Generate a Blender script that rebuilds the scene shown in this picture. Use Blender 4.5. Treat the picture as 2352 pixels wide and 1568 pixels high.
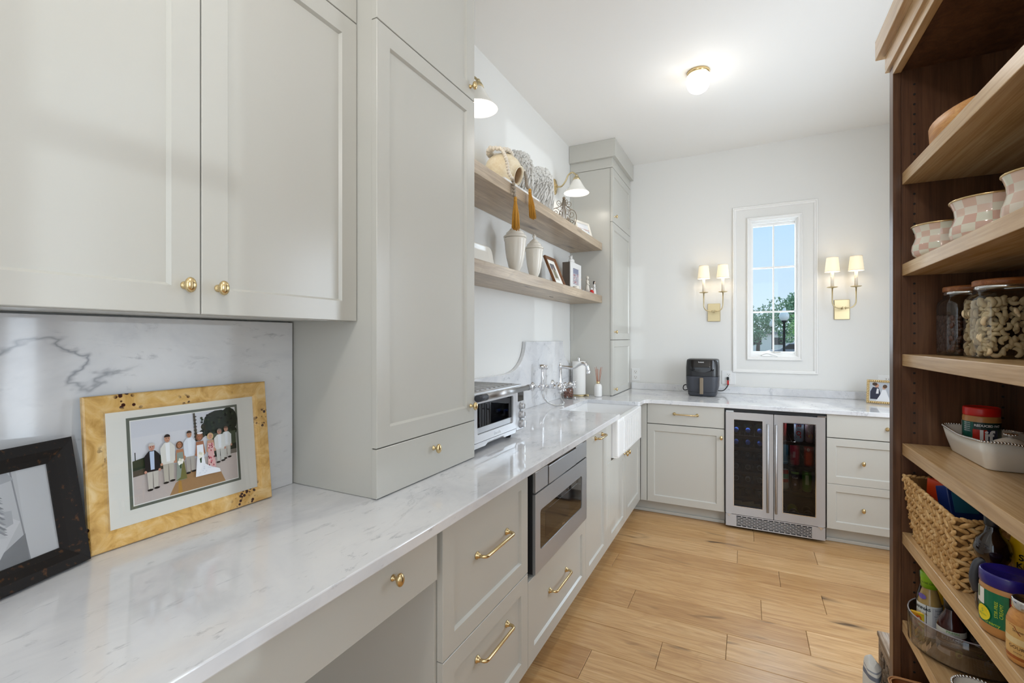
import bpy, bmesh, math, random
from mathutils import Vector, Matrix
PI = math.pi
random.seed(7)
for o in list(bpy.data.objects): bpy.data.objects.remove(o)
scene = bpy.context.scene
C = scene.collection

# ---------------------------------------------------------------- camera, world, sun, large lights, exposure
YAW = .4665
cam_d = bpy.data.cameras.new('camera')
cam_d.sensor_width = 36; cam_d.lens = 36 * 1069 / 2352
cam_d.shift_y = -6.5 / 2352
cam_d.clip_start = .02; cam_d.clip_end = 500
cam = bpy.data.objects.new('camera', cam_d); C.objects.link(cam)
cam.location = (0, 0, 1.395); cam.rotation_euler = (PI / 2, 0, YAW)
scene.camera = cam

scene.view_settings.view_transform = 'Standard'
scene.view_settings.look = 'None'
scene.view_settings.gamma = 1
scene.view_settings.use_curve_mapping = False
scene.view_settings.exposure = -0.10

w = bpy.data.worlds.new('sky'); scene.world = w; w.use_nodes = True
nt = w.node_tree; nt.nodes.clear()
out = nt.nodes.new('ShaderNodeOutputWorld'); bg = nt.nodes.new('ShaderNodeBackground')
tc = nt.nodes.new('ShaderNodeTexCoord'); sep = nt.nodes.new('ShaderNodeSeparateXYZ')
rmp = nt.nodes.new('ShaderNodeValToRGB')
nt.links.new(tc.outputs['Generated'], sep.inputs[0]); nt.links.new(sep.outputs['Z'], rmp.inputs[0])
rmp.color_ramp.elements[0].position = 0.0; rmp.color_ramp.elements[0].color = (.70, .84, .95, 1)
rmp.color_ramp.elements[1].position = .32; rmp.color_ramp.elements[1].color = (.42, .68, .98, 1)
nt.links.new(rmp.outputs[0], bg.inputs[0]); bg.inputs[1].default_value = 1.2
nt.links.new(bg.outputs[0], out.inputs[0])

def lamp(name, kind, loc, rot, energy, color, size=None, size_y=None, spread=None):
    l = bpy.data.lights.new(name, kind); l.energy = energy; l.color = color
    if kind == 'AREA':
        l.shape = 'RECTANGLE'; l.size = size; l.size_y = size_y or size
        if spread: l.spread = spread
    elif kind == 'SUN': l.angle = size or .01
    else: l.shadow_soft_size = size or .05
    o = bpy.data.objects.new(name, l); C.objects.link(o); o.location = loc; o.rotation_euler = rot
    return o
lamp('sun', 'SUN', (0, 0, 20), (math.radians(-42), math.radians(-18), 0), 3.0, (1, .95, .88), .01)
COOL = (.80, .89, 1.0); WARM = (1.0, .86, .68); NEUT = (1.0, .975, .94)
# daylight that comes in at the glazed door and the window of the right wall and at the opening in the wall behind
lamp('door_daylight', 'AREA', (1.28, 1.56, 1.32), (0, 1.40, 0), 40, COOL, 2.36, .86)
lamp('transom_daylight', 'AREA', (1.28, 1.56, 2.79), (0, PI / 2, 0), 2.5, COOL, .36, .86)
lamp('side_window_daylight', 'AREA', (1.28, 3.0, 1.6), (0, 1.38, 0), 22, COOL, 1.2, .7)
lamp('window_daylight', 'AREA', (.21, 4.63, 1.82), (-PI / 2, 0, 0), 12, (.74, .86, 1.0), .30, 1.05)
lamp('rear_opening_daylight', 'AREA', (-.1, -2.3, 1.5), (PI / 2, 0, 0), 13, (.95, .97, 1.0), 1.8, 2.2)
lamp('near_fill', 'AREA', (1.28, -.775, 1.9), (0, PI / 2, 0), 12, COOL, 1.4, .45)  # unseen fill light, added to brighten the left cabinets
# second sun, added to lay a pale patch on the left wall cabinet
patch_sun = lamp('added_patch_sun', 'SUN', (6, -3, 2), (0, 0, 0), .55, (.86, .93, 1.0), .012)
patch_sun.rotation_mode = 'QUATERNION'; patch_sun.rotation_quaternion = Vector((-.877, .474, -.045)).to_track_quat('-Z', 'Y')
# flush ceiling lamps along the aisle (their fixtures are built below): light thrown down and a little thrown sideways
LIGHTS = [(-.268, 3.119), (-.268, .20), (-.268, -1.5)]  # the last one is unseen, added for more light
for (lx, ly), pw_, pd_ in zip(LIGHTS, (1.9, 11.0, 9.0), (3, 1.5, 2)):
    lamp('ceiling_lamp', 'POINT', (lx, ly, 2.76), (0, 0, 0), pw_, NEUT, .065)
    lamp('ceiling_lamp_down', 'AREA', (lx, ly, 2.915), (0, 0, 0), pd_, NEUT, .13, .13)

# ---------------------------------------------------------------- materials
def S(h, a=1):
    h = h.lstrip('#'); r = [int(h[i:i + 2], 16) / 255 for i in (0, 2, 4)]
    return tuple((c / 12.92 if c <= .04045 else ((c + .055) / 1.055) ** 2.4) for c in r) + (a,)
M = {}
def mat(name, col='#808080', rough=.5, metal=0., **kw):
    if name in M: return M[name]
    m = bpy.data.materials.new(name); m.use_nodes = True
    b = m.node_tree.nodes['Principled BSDF']
    b.inputs['Base Color'].default_value = S(col) if isinstance(col, str) else (*col, 1)
    b.inputs['Roughness'].default_value = rough; b.inputs['Metallic'].default_value = metal
    for k, v in kw.items():
        k = {'spec': 'Specular IOR Level', 'trans': 'Transmission Weight', 'ior': 'IOR', 'coat': 'Coat Weight',
             'emit': 'Emission Strength', 'ecol': 'Emission Color', 'alpha': 'Alpha', 'sheen': 'Sheen Weight',
             'sss': 'Subsurface Weight'}[k]
        b.inputs[k].default_value = S(v) if isinstance(v, str) else v
    M[name] = m; return m
class NT:
    def __init__(s, m): s.m = m; s.t = m.node_tree; s.b = s.t.nodes['Principled BSDF']
    def n(s, kind, **kw):
        x = s.t.nodes.new('ShaderNode' + kind)
        for k, v in kw.items():
            if k in x.inputs.keys(): x.inputs[k].default_value = v
            else: setattr(x, k, v)
        return x
    def l(s, a, b): s.t.links.new(a, b)
    def coord(s, scale=(1, 1, 1), rot=(0, 0, 0), rnd=False, kind='Object'):
        t = s.n('TexCoord'); mp = s.n('Mapping'); mp.inputs['Scale'].default_value = scale; mp.inputs['Rotation'].default_value = rot
        s.l(t.outputs[kind], mp.inputs['Vector'])
        if rnd:
            oi = s.n('ObjectInfo'); mu = s.n('Math', operation='MULTIPLY'); mu.inputs[1].default_value = 37.
            s.l(oi.outputs['Random'], mu.inputs[0]); cx = s.n('CombineXYZ')
            for i in range(3): s.l(mu.outputs[0], cx.inputs[i])
            s.l(cx.outputs[0], mp.inputs['Location'])
        return mp.outputs[0]
    def noise(s, vec, scale=5, detail=4, rough=.55, dist=0):
        x = s.n('TexNoise'); x.inputs['Scale'].default_value = scale; x.inputs['Detail'].default_value = detail
        x.inputs['Roughness'].default_value = rough; x.inputs['Distortion'].default_value = dist
        if vec: s.l(vec, x.inputs['Vector'])
        return x.outputs['Fac']
    def ramp(s, fac, stops):
        r = s.n('ValToRGB'); e = r.color_ramp.elements
        while len(e) < len(stops): e.new(.5)
        for i, (p, c) in enumerate(stops): e[i].position = p; e[i].color = S(c) if isinstance(c, str) else (c, c, c, 1)
        s.l(fac, r.inputs[0]); return r.outputs[0]
    def mix(s, fac, a, b, mode='MIX'):
        x = s.n('Mix', data_type='RGBA', blend_type=mode)
        for i, v in ((0, fac), (6, a), (7, b)):
            if isinstance(v, (int, float)): x.inputs[i].default_value = v
            elif isinstance(v, str): x.inputs[i].default_value = S(v)
            else: s.l(v, x.inputs[i])
        return x.outputs[2]
    def math(s, op, a, b=0):
        x = s.n('Math', operation=op)
        for i, v in ((0, a), (1, b)):
            if isinstance(v, (int, float)): x.inputs[i].default_value = v
            else: s.l(v, x.inputs[i])
        return x.outputs[0]
    def bump(s, h, strength=.2, dist=.002):
        x = s.n('Bump'); x.inputs['Strength'].default_value = strength; x.inputs['Distance'].default_value = dist
        s.l(h, x.inputs['Height']); s.l(x.outputs[0], s.b.inputs['Normal'])
    def col(s, c): s.l(c, s.b.inputs['Base Color'])

def wood(name, dark, mid, light, axis='x', rough=.4, fine=1., knots=None, rnd=True, bump=.15):
    m = mat(name, mid, rough); t = NT(m)
    sc = {'x': (1.2, 14, 14), 'y': (14, 1.2, 14), 'z': (14, 14, 1.2)}[axis]
    v = t.coord(tuple(q * fine for q in sc), rnd=rnd)
    a = t.noise(v, 2.2, 6, .6, .8)
    c = t.ramp(a, [(.28, dark), (.5, mid), (.72, light)])
    sc2 = {'x': (3, 160, 160), 'y': (160, 3, 160), 'z': (160, 160, 3)}[axis]
    g = t.noise(t.coord(tuple(q * fine for q in sc2), rnd=rnd), 1.5, 3, .6)
    c = t.mix(t.ramp(g, [(.38, .5), (.55, 0.)]), c, dark)
    if knots:
        kv = t.coord({'x': (1.1, 4.5, 4.5), 'y': (4.5, 1.1, 4.5), 'z': (4.5, 4.5, 1.1)}[axis], rnd=rnd)
        k = t.noise(kv, 2.4, 2, .5, .5)
        c = t.mix(t.ramp(k, [(.64, 0.), (.73, .55), (.755, .9)]), c, knots)
        kv2 = t.coord({'x': (.9, 3.5, 3.5), 'y': (3.5, .9, 3.5), 'z': (3.5, 3.5, .9)}[axis], rnd=rnd); kv2.node.inputs['Rotation'].default_value = (0, 0, .06)
        cath = t.math('FRACT', t.math('MULTIPLY', t.noise(kv2, 1.1, 2, .4, .3), 13.))     # cathedral figure
        c = t.mix(t.ramp(cath, [(0., .0), (.70, .0), (.92, .30), (1., .0)]), c, dark)
    t.col(c); t.bump(g, bump, .001)
    return m

paint = mat('greige_paint', '#c6c4bc', .24)
t = NT(paint); t.bump(t.noise(t.coord((1, 1, 1)), 260, 2), .012, .0003)
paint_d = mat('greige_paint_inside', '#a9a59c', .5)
gapm = mat('dark_gap', '#3a352d', .8)
wallm = mat('wall_paint', '#e9e8e4', .6)
t = NT(wallm); t.bump(t.noise(t.coord(), 320, 2), .04, .0005)
ceilm = mat('ceiling_paint', '#f5f3ef', .75)
trimw = mat('white_trim', '#f1f0ed', .35)
mat('brass', (.70, .54, .29), .22, 1.); mat('antique_brass', (.60, .50, .30), .34, 1.)
mat('chrome', (.78, .78, .79), .07, 1.); mat('silver', (.72, .72, .72), .14, 1.)
ss = mat('stainless', (.52, .52, .53), .42, 1.)
t = NT(ss); t.b.inputs['Anisotropic'].default_value = .85; t.b.inputs['Anisotropic Rotation'].default_value = .25
tg = t.n('Tangent', direction_type='RADIAL', axis='Z'); t.l(tg.outputs[0], t.b.inputs['Tangent'])
mat('black_plastic', '#1b1b1d', .35); mat('charcoal_plastic', '#3b3d44', .42); mat('gloss_black', '#121113', .06)
mat('dark_glass', '#0b0a0c', .03, spec=.8)
mat('white_ceramic', '#eeece8', .12); mat('cream_ceramic', '#e8e2d6', .22); mat('white_plastic', '#eeeeec', .4)
mat('fireclay', '#f4f3f1', .1)
mat('black_paint', '#151413', .5); mat('grey_iron', '#8a7c6a', .5, .6); mat('cord_black', '#111111', .5)
mat('rubber', '#161616', .8)

def thin_glass(name, tint='#ffffff', refl=.10, rough=.0):
    m = bpy.data.materials.new(name); m.use_nodes = True; t = m.node_tree; t.nodes.clear()
    o = t.nodes.new('ShaderNodeOutputMaterial'); mx = t.nodes.new('ShaderNodeMixShader')
    tr = t.nodes.new('ShaderNodeBsdfTransparent'); gl = t.nodes.new('ShaderNodeBsdfGlossy')
    fr = t.nodes.new('ShaderNodeLayerWeight'); fr.inputs['Blend'].default_value = .25
    mul = t.nodes.new('ShaderNodeMath'); mul.operation = 'MULTIPLY_ADD'; mul.inputs[1].default_value = .7; mul.inputs[2].default_value = refl * .4
    tr.inputs[0].default_value = S(tint); gl.inputs['Roughness'].default_value = rough
    t.links.new(fr.outputs['Fresnel'], mul.inputs[0]); t.links.new(mul.outputs[0], mx.inputs[0])
    t.links.new(tr.outputs[0], mx.inputs[1]); t.links.new(gl.outputs[0], mx.inputs[2]); t.links.new(mx.outputs[0], o.inputs[0])
    M[name] = m; return m
thin_glass('window_glass', '#fbfdfd', .02); thin_glass('jar_glass', '#f2f4f2', .12); thin_glass('fridge_glass', '#c4c2c0', .04)
thin_glass('acrylic', '#eeeef2', .12); thin_glass('oven_glass', '#60636e', .12); thin_glass('frame_glass', '#ffffff', .03)
thin_glass('brown_glass', '#4a2c18', .12); thin_glass('shade_glass', '#f4f2ec', .1)

def marble(name, rot=0., veins=1., dash=1.):
    m = mat(name, '#e6e6e6', .09, coat=.2); t = NT(m)
    base = t.ramp(t.noise(t.coord((2.2, 1.6, 2.2), (.2, .1, rot)), 1.6, 5, .62, .6), [(.28, '#cdced2'), (.5, '#e2e2e3'), (.72, '#ebeae9')])
    # short grey dashes and smudges lying along one direction
    d = t.noise(t.coord((30, 9, 24), (0, .3, rot)), 1.5, 5, .68, .5)
    msk = t.noise(t.coord((3.2, 2.2, 3.2), (0, 0, rot)), 1.5, 3)
    dd = t.math('MULTIPLY', t.ramp(d, [(.575, 0.), (.72, .8 * dash)]), t.ramp(msk, [(.40, .12), (.60, 1.)]))
    c = t.mix(dd, base, '#8f9298')
    # a few long wandering veins with their finer branches
    for sc, wd, seed, colr, amt, lo in ((.75, .006, 3.1, '#7b7e86', .8, .50), (1.7, .0055, 9.7, '#8d9097', .55, .53)):
        v = t.coord((sc * 1.5, sc * .7, sc * 1.2), (.3, .2, rot + .45)); v.node.inputs['Location'].default_value = (seed, seed * 2, seed)
        n = t.noise(v, 1.3, 7, .58, .35)
        ridge = t.math('ABSOLUTE', t.math('SUBTRACT', n, .5))
        m2 = t.noise(t.coord((1.3, 1.3, 1.3)), 1.3 + seed * .05, 2)
        gate = t.ramp(m2, [(lo, 0.), (lo + .10, veins)])
        c = t.mix(t.math('MULTIPLY', t.ramp(ridge, [(0., amt), (wd, 0.)]), gate), c, colr)
        c = t.mix(t.math('MULTIPLY', t.ramp(ridge, [(0., amt * .35), (wd * 6, 0.)]), gate), c, '#a9abb1')
    t.col(c); return m
marble('marble_counter', .35, .55, 1.); marble('marble_splash', .35, 1., .8)
wood('oak_floor', '#b58a5a', '#d3aa77', '#e0be8f', 'x', .33, 1.5, '#4a3017', bump=.12)
t = NT(M['oak_floor'])   # each plank its own tone
lk = t.b.inputs['Base Color'].links[0].from_socket
oi = t.n('ObjectInfo'); tone = t.ramp(oi.outputs['Random'], [(0., '#e2d8cb'), (.5, '#f1ece4'), (1., '#ffffff')])
t.col(t.mix(1., lk, tone, 'MULTIPLY'))
wood('walnut', '#42291a', '#61402a', '#735138', 'z', .36, .8, bump=.12)
wood('walnut_lit', '#b08a5a', '#ceaa7b', '#dbbd92', 'y', .25, .8, bump=.12)  # lighter copy of the walnut, the light on it put into the colour
wood('shelf_oak', '#9a8670', '#b9a58c', '#d0bea4', 'y', .34, .8, '#5b4636', bump=.2)
wood('cream_wood', '#e4d1ad', '#f1e3c6', '#f7edd7', 'y', .5, .6)
wood('lid_wood', '#7a4a26', '#a9683a', '#c08550', 'x', .35, 2.)
wood('brown_frame_wood', '#4d2c14', '#754720', '#93602f', 'z', .4, 2.)
wood('distressed_wood', '#6a5744', '#a58f78', '#d5cabd', 'y', .7, 1.4, '#54402f')
wood('orange_wood', '#b8763a', '#d4964f', '#e3ad68', 'y', .4, 1.)
b = mat('burl_wood', '#d2a55c', .2, coat=.35); t = NT(b)
c = t.ramp(t.noise(t.coord((9, 4, 9)), 2., 5, .6, 1.4), [(.3, '#b88d47'), (.5, '#d8ad66'), (.72, '#e8ca92')])
vo = t.n('TexVoronoi'); vo.inputs['Scale'].default_value = 88; t.l(t.coord((1, 1, 1)), vo.inputs['Vector'])
msk = t.ramp(t.noise(t.coord((1, 1, 1)), 11, 1), [(.60, 0.), (.645, 1.)])
c = t.mix(t.math('MULTIPLY', t.ramp(vo.outputs['Distance'], [(.33, 1.), (.42, 0.)]), msk), c, '#3d1608')
t.col(c)
b = mat('ebony_frame', '#1e1713', .5, spec=.25); t = NT(b)
t.col(t.mix(t.ramp(t.noise(t.coord((30, 4, 30)), 3, 4), [(.6, 0.), (.74, 1.)]), '#17120f', '#5b3a1c'))
b = mat('checker_glaze', '#e9d9c6', .12)
b = mat('sky_print', '#ffffff', .25)
at = b.node_tree.nodes.new('ShaderNodeVertexColor'); at.layer_name = 'Col'
b.node_tree.links.new(at.outputs['Color'], b.node_tree.nodes['Principled BSDF'].inputs['Base Color'])
PRINT = b
b = mat('lamp_globe', '#fffaf0', .3, emit=2.2, ecol='#fff6e6')
b = mat('lit_shade', '#fff3da', .7, emit=.42, ecol='#ffe9b8')
b = mat('lit_bulb', '#ffffff', .3, emit=6., ecol='#fff0d8')
mat('candle_ivory', '#f3e9d8', .5)
mat('tassel', '#c58d2e', .7); mat('bead_white', '#e6ddcf', .6); mat('bead_grey', '#9a8f80', .6)
mat('plaster', '#d3d0ca', .85); t = NT(M['plaster']); t.bump(t.noise(t.coord(), 90, 4), .5, .004)
mat('towel_paper', '#f1efea', .9); t = NT(M['towel_paper']); t.bump(t.noise(t.coord(), 200, 2), .25, .001)
mat('seagrass', '#c79b5f', .7); t = NT(M['seagrass'])
t.col(t.ramp(t.noise(t.coord((40, 40, 40)), 1.2, 4), [(.3, '#9b7038'), (.5, '#c69a5e'), (.7, '#dfbd88')]))
mat('cashew', '#ead3aa', .45); mat('choc_nut', '#4a2a1c', .25); mat('pod', '#a8705a', .5)
mat('leather', '#8a4a1d', .45); mat('leather_edge', '#c8905c', .6)
mat('mat_board', '#eceae2', .9); mat('mat_grey', '#6f7468', .9)
mat('glaze_white', '#e9e4da', .14); mat('peanut', '#b98348', .3); mat('red_plastic', '#c81a12', .3)
mat('blue_plastic', '#231a74', .25); mat('yellow_plastic', '#e9b90f', .28); mat('green_plastic', '#86b81e', .3)
mat('dark_liquid', '#1c0d06', .08, spec=.7); mat('can_silver', (.75, .75, .76), .25, 1.)
mat('reed', '#b8693f', .7)

# ---------------------------------------------------------------- mesh helpers
def lin(c): return S(c) if isinstance(c, str) else (*c[:3], 1)
class MB:
    """collects shapes and links them as one mesh object"""
    def __init__(s): s.bm = bmesh.new()
    def _add(s, verts, faces):
        vs = [s.bm.verts.new(v) for v in verts]; fs = []
        for f in faces:
            try: fs.append(s.bm.faces.new([vs[i] for i in f]))
            except ValueError: pass
        return vs, fs
    def box(s, x0, x1, y0, y1, z0, z1, bev=0., seg=1):
        if x0 > x1: x0, x1 = x1, x0
        if y0 > y1: y0, y1 = y1, y0
        if z0 > z1: z0, z1 = z1, z0
        v = [(x, y, z) for x in (x0, x1) for y in (y0, y1) for z in (z0, z1)]
        vs, fs = s._add(v, [(0, 1, 3, 2), (4, 6, 7, 5), (0, 4, 5, 1), (2, 3, 7, 6), (0, 2, 6, 4), (1, 5, 7, 3)])
        if bev > 0:
            es = list({e for f in fs for e in f.edges})
            bmesh.ops.bevel(s.bm, geom=es, offset=min(bev, .45 * min(x1 - x0, y1 - y0, z1 - z0)), segments=seg, affect='EDGES', profile=.5)
        return s
    def prism(s, pts, z0, z1, bev=0., axis='z', seg=2):
        f = {'z': lambda a, b, c: (a, b, c), 'x': lambda a, b, c: (c, a, b), 'y': lambda a, b, c: (a, c, b)}[axis]
        n = len(pts)
        v = [f(a, b, z0) for a, b in pts] + [f(a, b, z1) for a, b in pts]
        fs = [tuple(range(n - 1, -1, -1)), tuple(range(n, 2 * n))] + [(i, (i + 1) % n, n + (i + 1) % n, n + i) for i in range(n)]
        vs, faces = s._add(v, fs)
        bmesh.ops.recalc_face_normals(s.bm, faces=faces)
        if bev:
            es = list({e for fc in faces[:2] for e in fc.edges})
            bmesh.ops.bevel(s.bm, geom=es, offset=bev, segments=seg, affect='EDGES', profile=.5)
        return s
    def lathe(s, prof, c=(0, 0, 0), seg=24, axis=(0, 0, 1), cap=True, sx=1., sy=1., smooth=True, arc=None):
        q = Vector((0, 0, 1)).rotation_difference(Vector(axis).normalized()).to_matrix()
        rows = []; c = Vector(c)
        for r, z in prof:
            rows.append([s.bm.verts.new(c + q @ Vector((r * math.cos(2 * PI * k / seg) * sx, r * math.sin(2 * PI * k / seg) * sy, z))) for k in range(seg)])
        fs = []
        for a, b in zip(rows, rows[1:]):
            for k in range(seg): fs.append(s.bm.faces.new((a[k], a[(k + 1) % seg], b[(k + 1) % seg], b[k])))
        if cap:
            if prof[0][0] > 1e-6: fs.append(s.bm.faces.new(rows[0][::-1]))
            if prof[-1][0] > 1e-6: fs.append(s.bm.faces.new(rows[-1]))
        if smooth:
            for f in fs: f.smooth = len(f.verts) == 4
        return s
    def tube(s, path, r, seg=10, closed=False, smooth=True, caps=True):
        P = [Vector(p) for p in path]; n = len(P); rows = []
        rr = r if isinstance(r, (list, tuple)) else [r] * n
        prev = None
        for i, p in enumerate(P):
            if closed: tg = P[(i + 1) % n] - P[i - 1]
            else: tg = P[min(i + 1, n - 1)] - P[max(i - 1, 0)]
            tg.normalize()
            if prev is None:
                u = tg.orthogonal().normalized()
            else:
                u = prev - tg * prev.dot(tg)
                u = u.normalized() if u.length > 1e-6 else tg.orthogonal().normalized()
            prev = u; v = tg.cross(u)
            rows.append([s.bm.verts.new(p + (u * math.cos(2 * PI * k / seg) + v * math.sin(2 * PI * k / seg)) * rr[i]) for k in range(seg)])
        it = list(zip(rows, rows[1:])) + ([(rows[-1], rows[0])] if closed else [])
        for a, b in it:
            for k in range(seg):
                f = s.bm.faces.new((a[k], a[(k + 1) % seg], b[(k + 1) % seg], b[k])); f.smooth = smooth
        if caps and not closed: s.bm.faces.new(rows[0][::-1]); s.bm.faces.new(rows[-1])
        return s
    def ball(s, c, r, seg=12, rings=8, mtx=None):
        r = r if isinstance(r, (tuple, list)) else (r, r, r); mtx = mtx or Matrix.Identity(3); c = Vector(c)
        top = s.bm.verts.new(c + mtx @ Vector((0, 0, r[2]))); bot = s.bm.verts.new(c + mtx @ Vector((0, 0, -r[2]))); rows = []
        for i in range(1, rings):
            a = PI * i / rings
            rows.append([s.bm.verts.new(c + mtx @ Vector((r[0] * math.sin(a) * math.cos(2 * PI * k / seg), r[1] * math.sin(a) * math.sin(2 * PI * k / seg), r[2] * math.cos(a)))) for k in range(seg)])
        for k in range(seg):
            f = s.bm.faces.new((top, rows[0][k], rows[0][(k + 1) % seg])); f.smooth = True
            f = s.bm.faces.new((bot, rows[-1][(k + 1) % seg], rows[-1][k])); f.smooth = True
        for a, b in zip(rows, rows[1:]):
            for k in range(seg):
                f = s.bm.faces.new((a[k], b[k], b[(k + 1) % seg], a[(k + 1) % seg])); f.smooth = True
        return s
    def grid(s, rows, smooth=True, closed_u=False):
        R = [[s.bm.verts.new(p) for p in row] for row in rows]
        for a, b in zip(R, R[1:]):
            n = len(a)
            for k in range(n if closed_u else n - 1):
                f = s.bm.faces.new((a[k], a[(k + 1) % n], b[(k + 1) % n], b[k])); f.smooth = smooth
        return R
    def poly(s, pts):
        s.bm.faces.new([s.bm.verts.new(p) for p in pts]); return s
    def build(s, name, m=None, parent=None, local=False, fix=True):
        if fix: bmesh.ops.recalc_face_normals(s.bm, faces=s.bm.faces[:])
        if parent is not None and not local:
            off = Vector(); p = parent
            while p: off += p.location; p = p.parent
            bmesh.ops.translate(s.bm, verts=s.bm.verts[:], vec=-off)
        me = bpy.data.meshes.new(name); s.bm.to_mesh(me); s.bm.free()
        if isinstance(m, str): m = M[m]
        if m: me.materials.append(m)
        o = bpy.data.objects.new(name, me); C.objects.link(o)
        if parent is not None: o.parent = parent
        return o
def thing(name, label, cat, loc=(0, 0, 0), rotz=0., group=None, tilt=None):
    o = bpy.data.objects.new(name, None); C.objects.link(o); o.empty_display_size = .05
    o.location = loc; o.rotation_euler = tilt or (0, 0, rotz); o['label'] = label; o['category'] = cat
    if group: o['group'] = group
    return o
def tag(o, label, cat, group=None):
    o['label'] = label; o['category'] = cat
    if group: o['group'] = group
    return o
def struct(o): o['kind'] = 'structure'; return o
def stuff(o): o['kind'] = 'stuff'; return o
def dup(root, loc=None, label=None, rotz=None):
    r = root.copy(); C.objects.link(r)
    if loc is not None: r.location = loc
    if rotz is not None: r.rotation_euler = (0, 0, rotz)
    if label: r['label'] = label
    for ch in list(root.children):
        c = ch.copy(); C.objects.link(c); c.parent = r
        for g in list(ch.children):
            d = g.copy(); C.objects.link(d); d.parent = c
    return r
MESH = {}
def inst(key, make, name, m, parent, loc, rot=None, local=False, scale=None):
    """a part that shares its mesh with its like"""
    if key not in MESH:
        o = make().build(name, m, None); MESH[key] = o.data; bpy.data.objects.remove(o)
    o = bpy.data.objects.new(name, MESH[key]); C.objects.link(o)
    off = Vector()
    if parent is not None:
        o.parent = parent; p = parent
        while p and not local: off += p.location; p = p.parent
    o.location = Vector(loc) - off
    if rot: o.rotation_euler = rot
    if scale: o.scale = scale
    return o
def arcpts(c, r, a0, a1, n, f):
    return [f(c[0] + r * math.cos(a0 + (a1 - a0) * i / n), c[1] + r * math.sin(a0 + (a1 - a0) * i / n)) for i in range(n + 1)]
def bez(pts, n=24):
    """smooth (Catmull-Rom) path through points"""
    P = [Vector(p) for p in pts]; P = [P[0] * 2 - P[1]] + P + [P[-1] * 2 - P[-2]]; out = []
    for i in range(1, len(P) - 2):
        k = max(2, n // (len(P) - 3))
        for j in range(k):
            t = j / k
            out.append(.5 * ((2 * P[i]) + (P[i + 1] - P[i - 1]) * t + (2 * P[i - 1] - 5 * P[i] + 4 * P[i + 1] - P[i + 2]) * t * t + (3 * P[i] - P[i - 1] - 3 * P[i + 1] + P[i + 2]) * t ** 3))
    out.append(P[-2]); return out
def text(s, size, mtx, m, parent, name='lettering', wrap=None, bold=0., local=True, sx=1.):
    """lettering as flat mesh; mtx maps the text plane (x right, y up, z out); wrap = radius of the cylinder it is printed on"""
    cu = bpy.data.curves.new(name, 'FONT'); cu.body = s; cu.size = size; cu.align_x = 'CENTER'; cu.align_y = 'CENTER'; cu.offset = bold
    cu.resolution_u = 3
    tmp = bpy.data.objects.new(name, cu); C.objects.link(tmp)
    dg = bpy.context.evaluated_depsgraph_get(); me = bpy.data.meshes.new_from_object(tmp.evaluated_get(dg))
    bpy.data.objects.remove(tmp); bpy.data.curves.remove(cu)
    for v in me.vertices:
        x, y, z = v.co; x *= sx
        if wrap:
            a = x / wrap; v.co = mtx @ Vector((wrap * math.sin(a), y, wrap * math.cos(a)))
        else: v.co = mtx @ Vector((x, y, 0))
    me.materials.clear(); me.materials.append(M[m] if isinstance(m, str) else m)
    o = bpy.data.objects.new(name, me); C.objects.link(o); o.parent = parent
    if not local:
        off = Vector(); p = parent
        while p: off += p.location; p = p.parent
        o.location = -off
    return o
def flat_print(name, mtx, polys, parent, step=.00012, wrap=None, base=0.):
    """a printed picture: coloured polygons (points in metres, x right, y up), each laid a hair above the one before"""
    bm = bmesh.new(); lay = bm.loops.layers.float_color.new('Col')
    for i, (pts, col) in enumerate(polys):
        def mp(x, y):
            z = base + i * step
            if wrap: a = x / wrap; return mtx @ Vector(((wrap + z) * math.sin(a), y, (wrap + z) * math.cos(a)))
            return mtx @ Vector((x, y, z))
        if wrap and len(pts) == 4:      # a band round the cylinder
            (xa, ya), (xb, _), (_, yb), _ = pts; n = max(2, int(abs(xb - xa) / wrap / .18)); cs = []
            for k in range(n + 1): x = xa + (xb - xa) * k / n; cs.append((bm.verts.new(mp(x, ya)), bm.verts.new(mp(x, yb))))
            fs = [bm.faces.new((cs[k][0], cs[k + 1][0], cs[k + 1][1], cs[k][1])) for k in range(n)]
        else: fs = [bm.faces.new([bm.verts.new(mp(x, y)) for x, y in pts])]
        c = lin(col)
        for f in fs:
            for lp in f.loops: lp[lay] = c
    me = bpy.data.meshes.new(name); bm.to_mesh(me); bm.free(); me.materials.append(PRINT)
    o = bpy.data.objects.new(name, me); C.objects.link(o); o.parent = parent
    return o
def rect(x0, y0, x1, y1): return [(x0, y0), (x1, y0), (x1, y1), (x0, y1)]
def ell(cx, cy, rx, ry, n=14, rot=0.):
    return [(cx + rx * math.cos(2 * PI * k / n) * math.cos(rot) - ry * math.sin(2 * PI * k / n) * math.sin(rot), cy + rx * math.cos(2 * PI * k / n) * math.sin(rot) + ry * math.sin(2 * PI * k / n) * math.cos(rot)) for k in range(n)]

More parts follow.
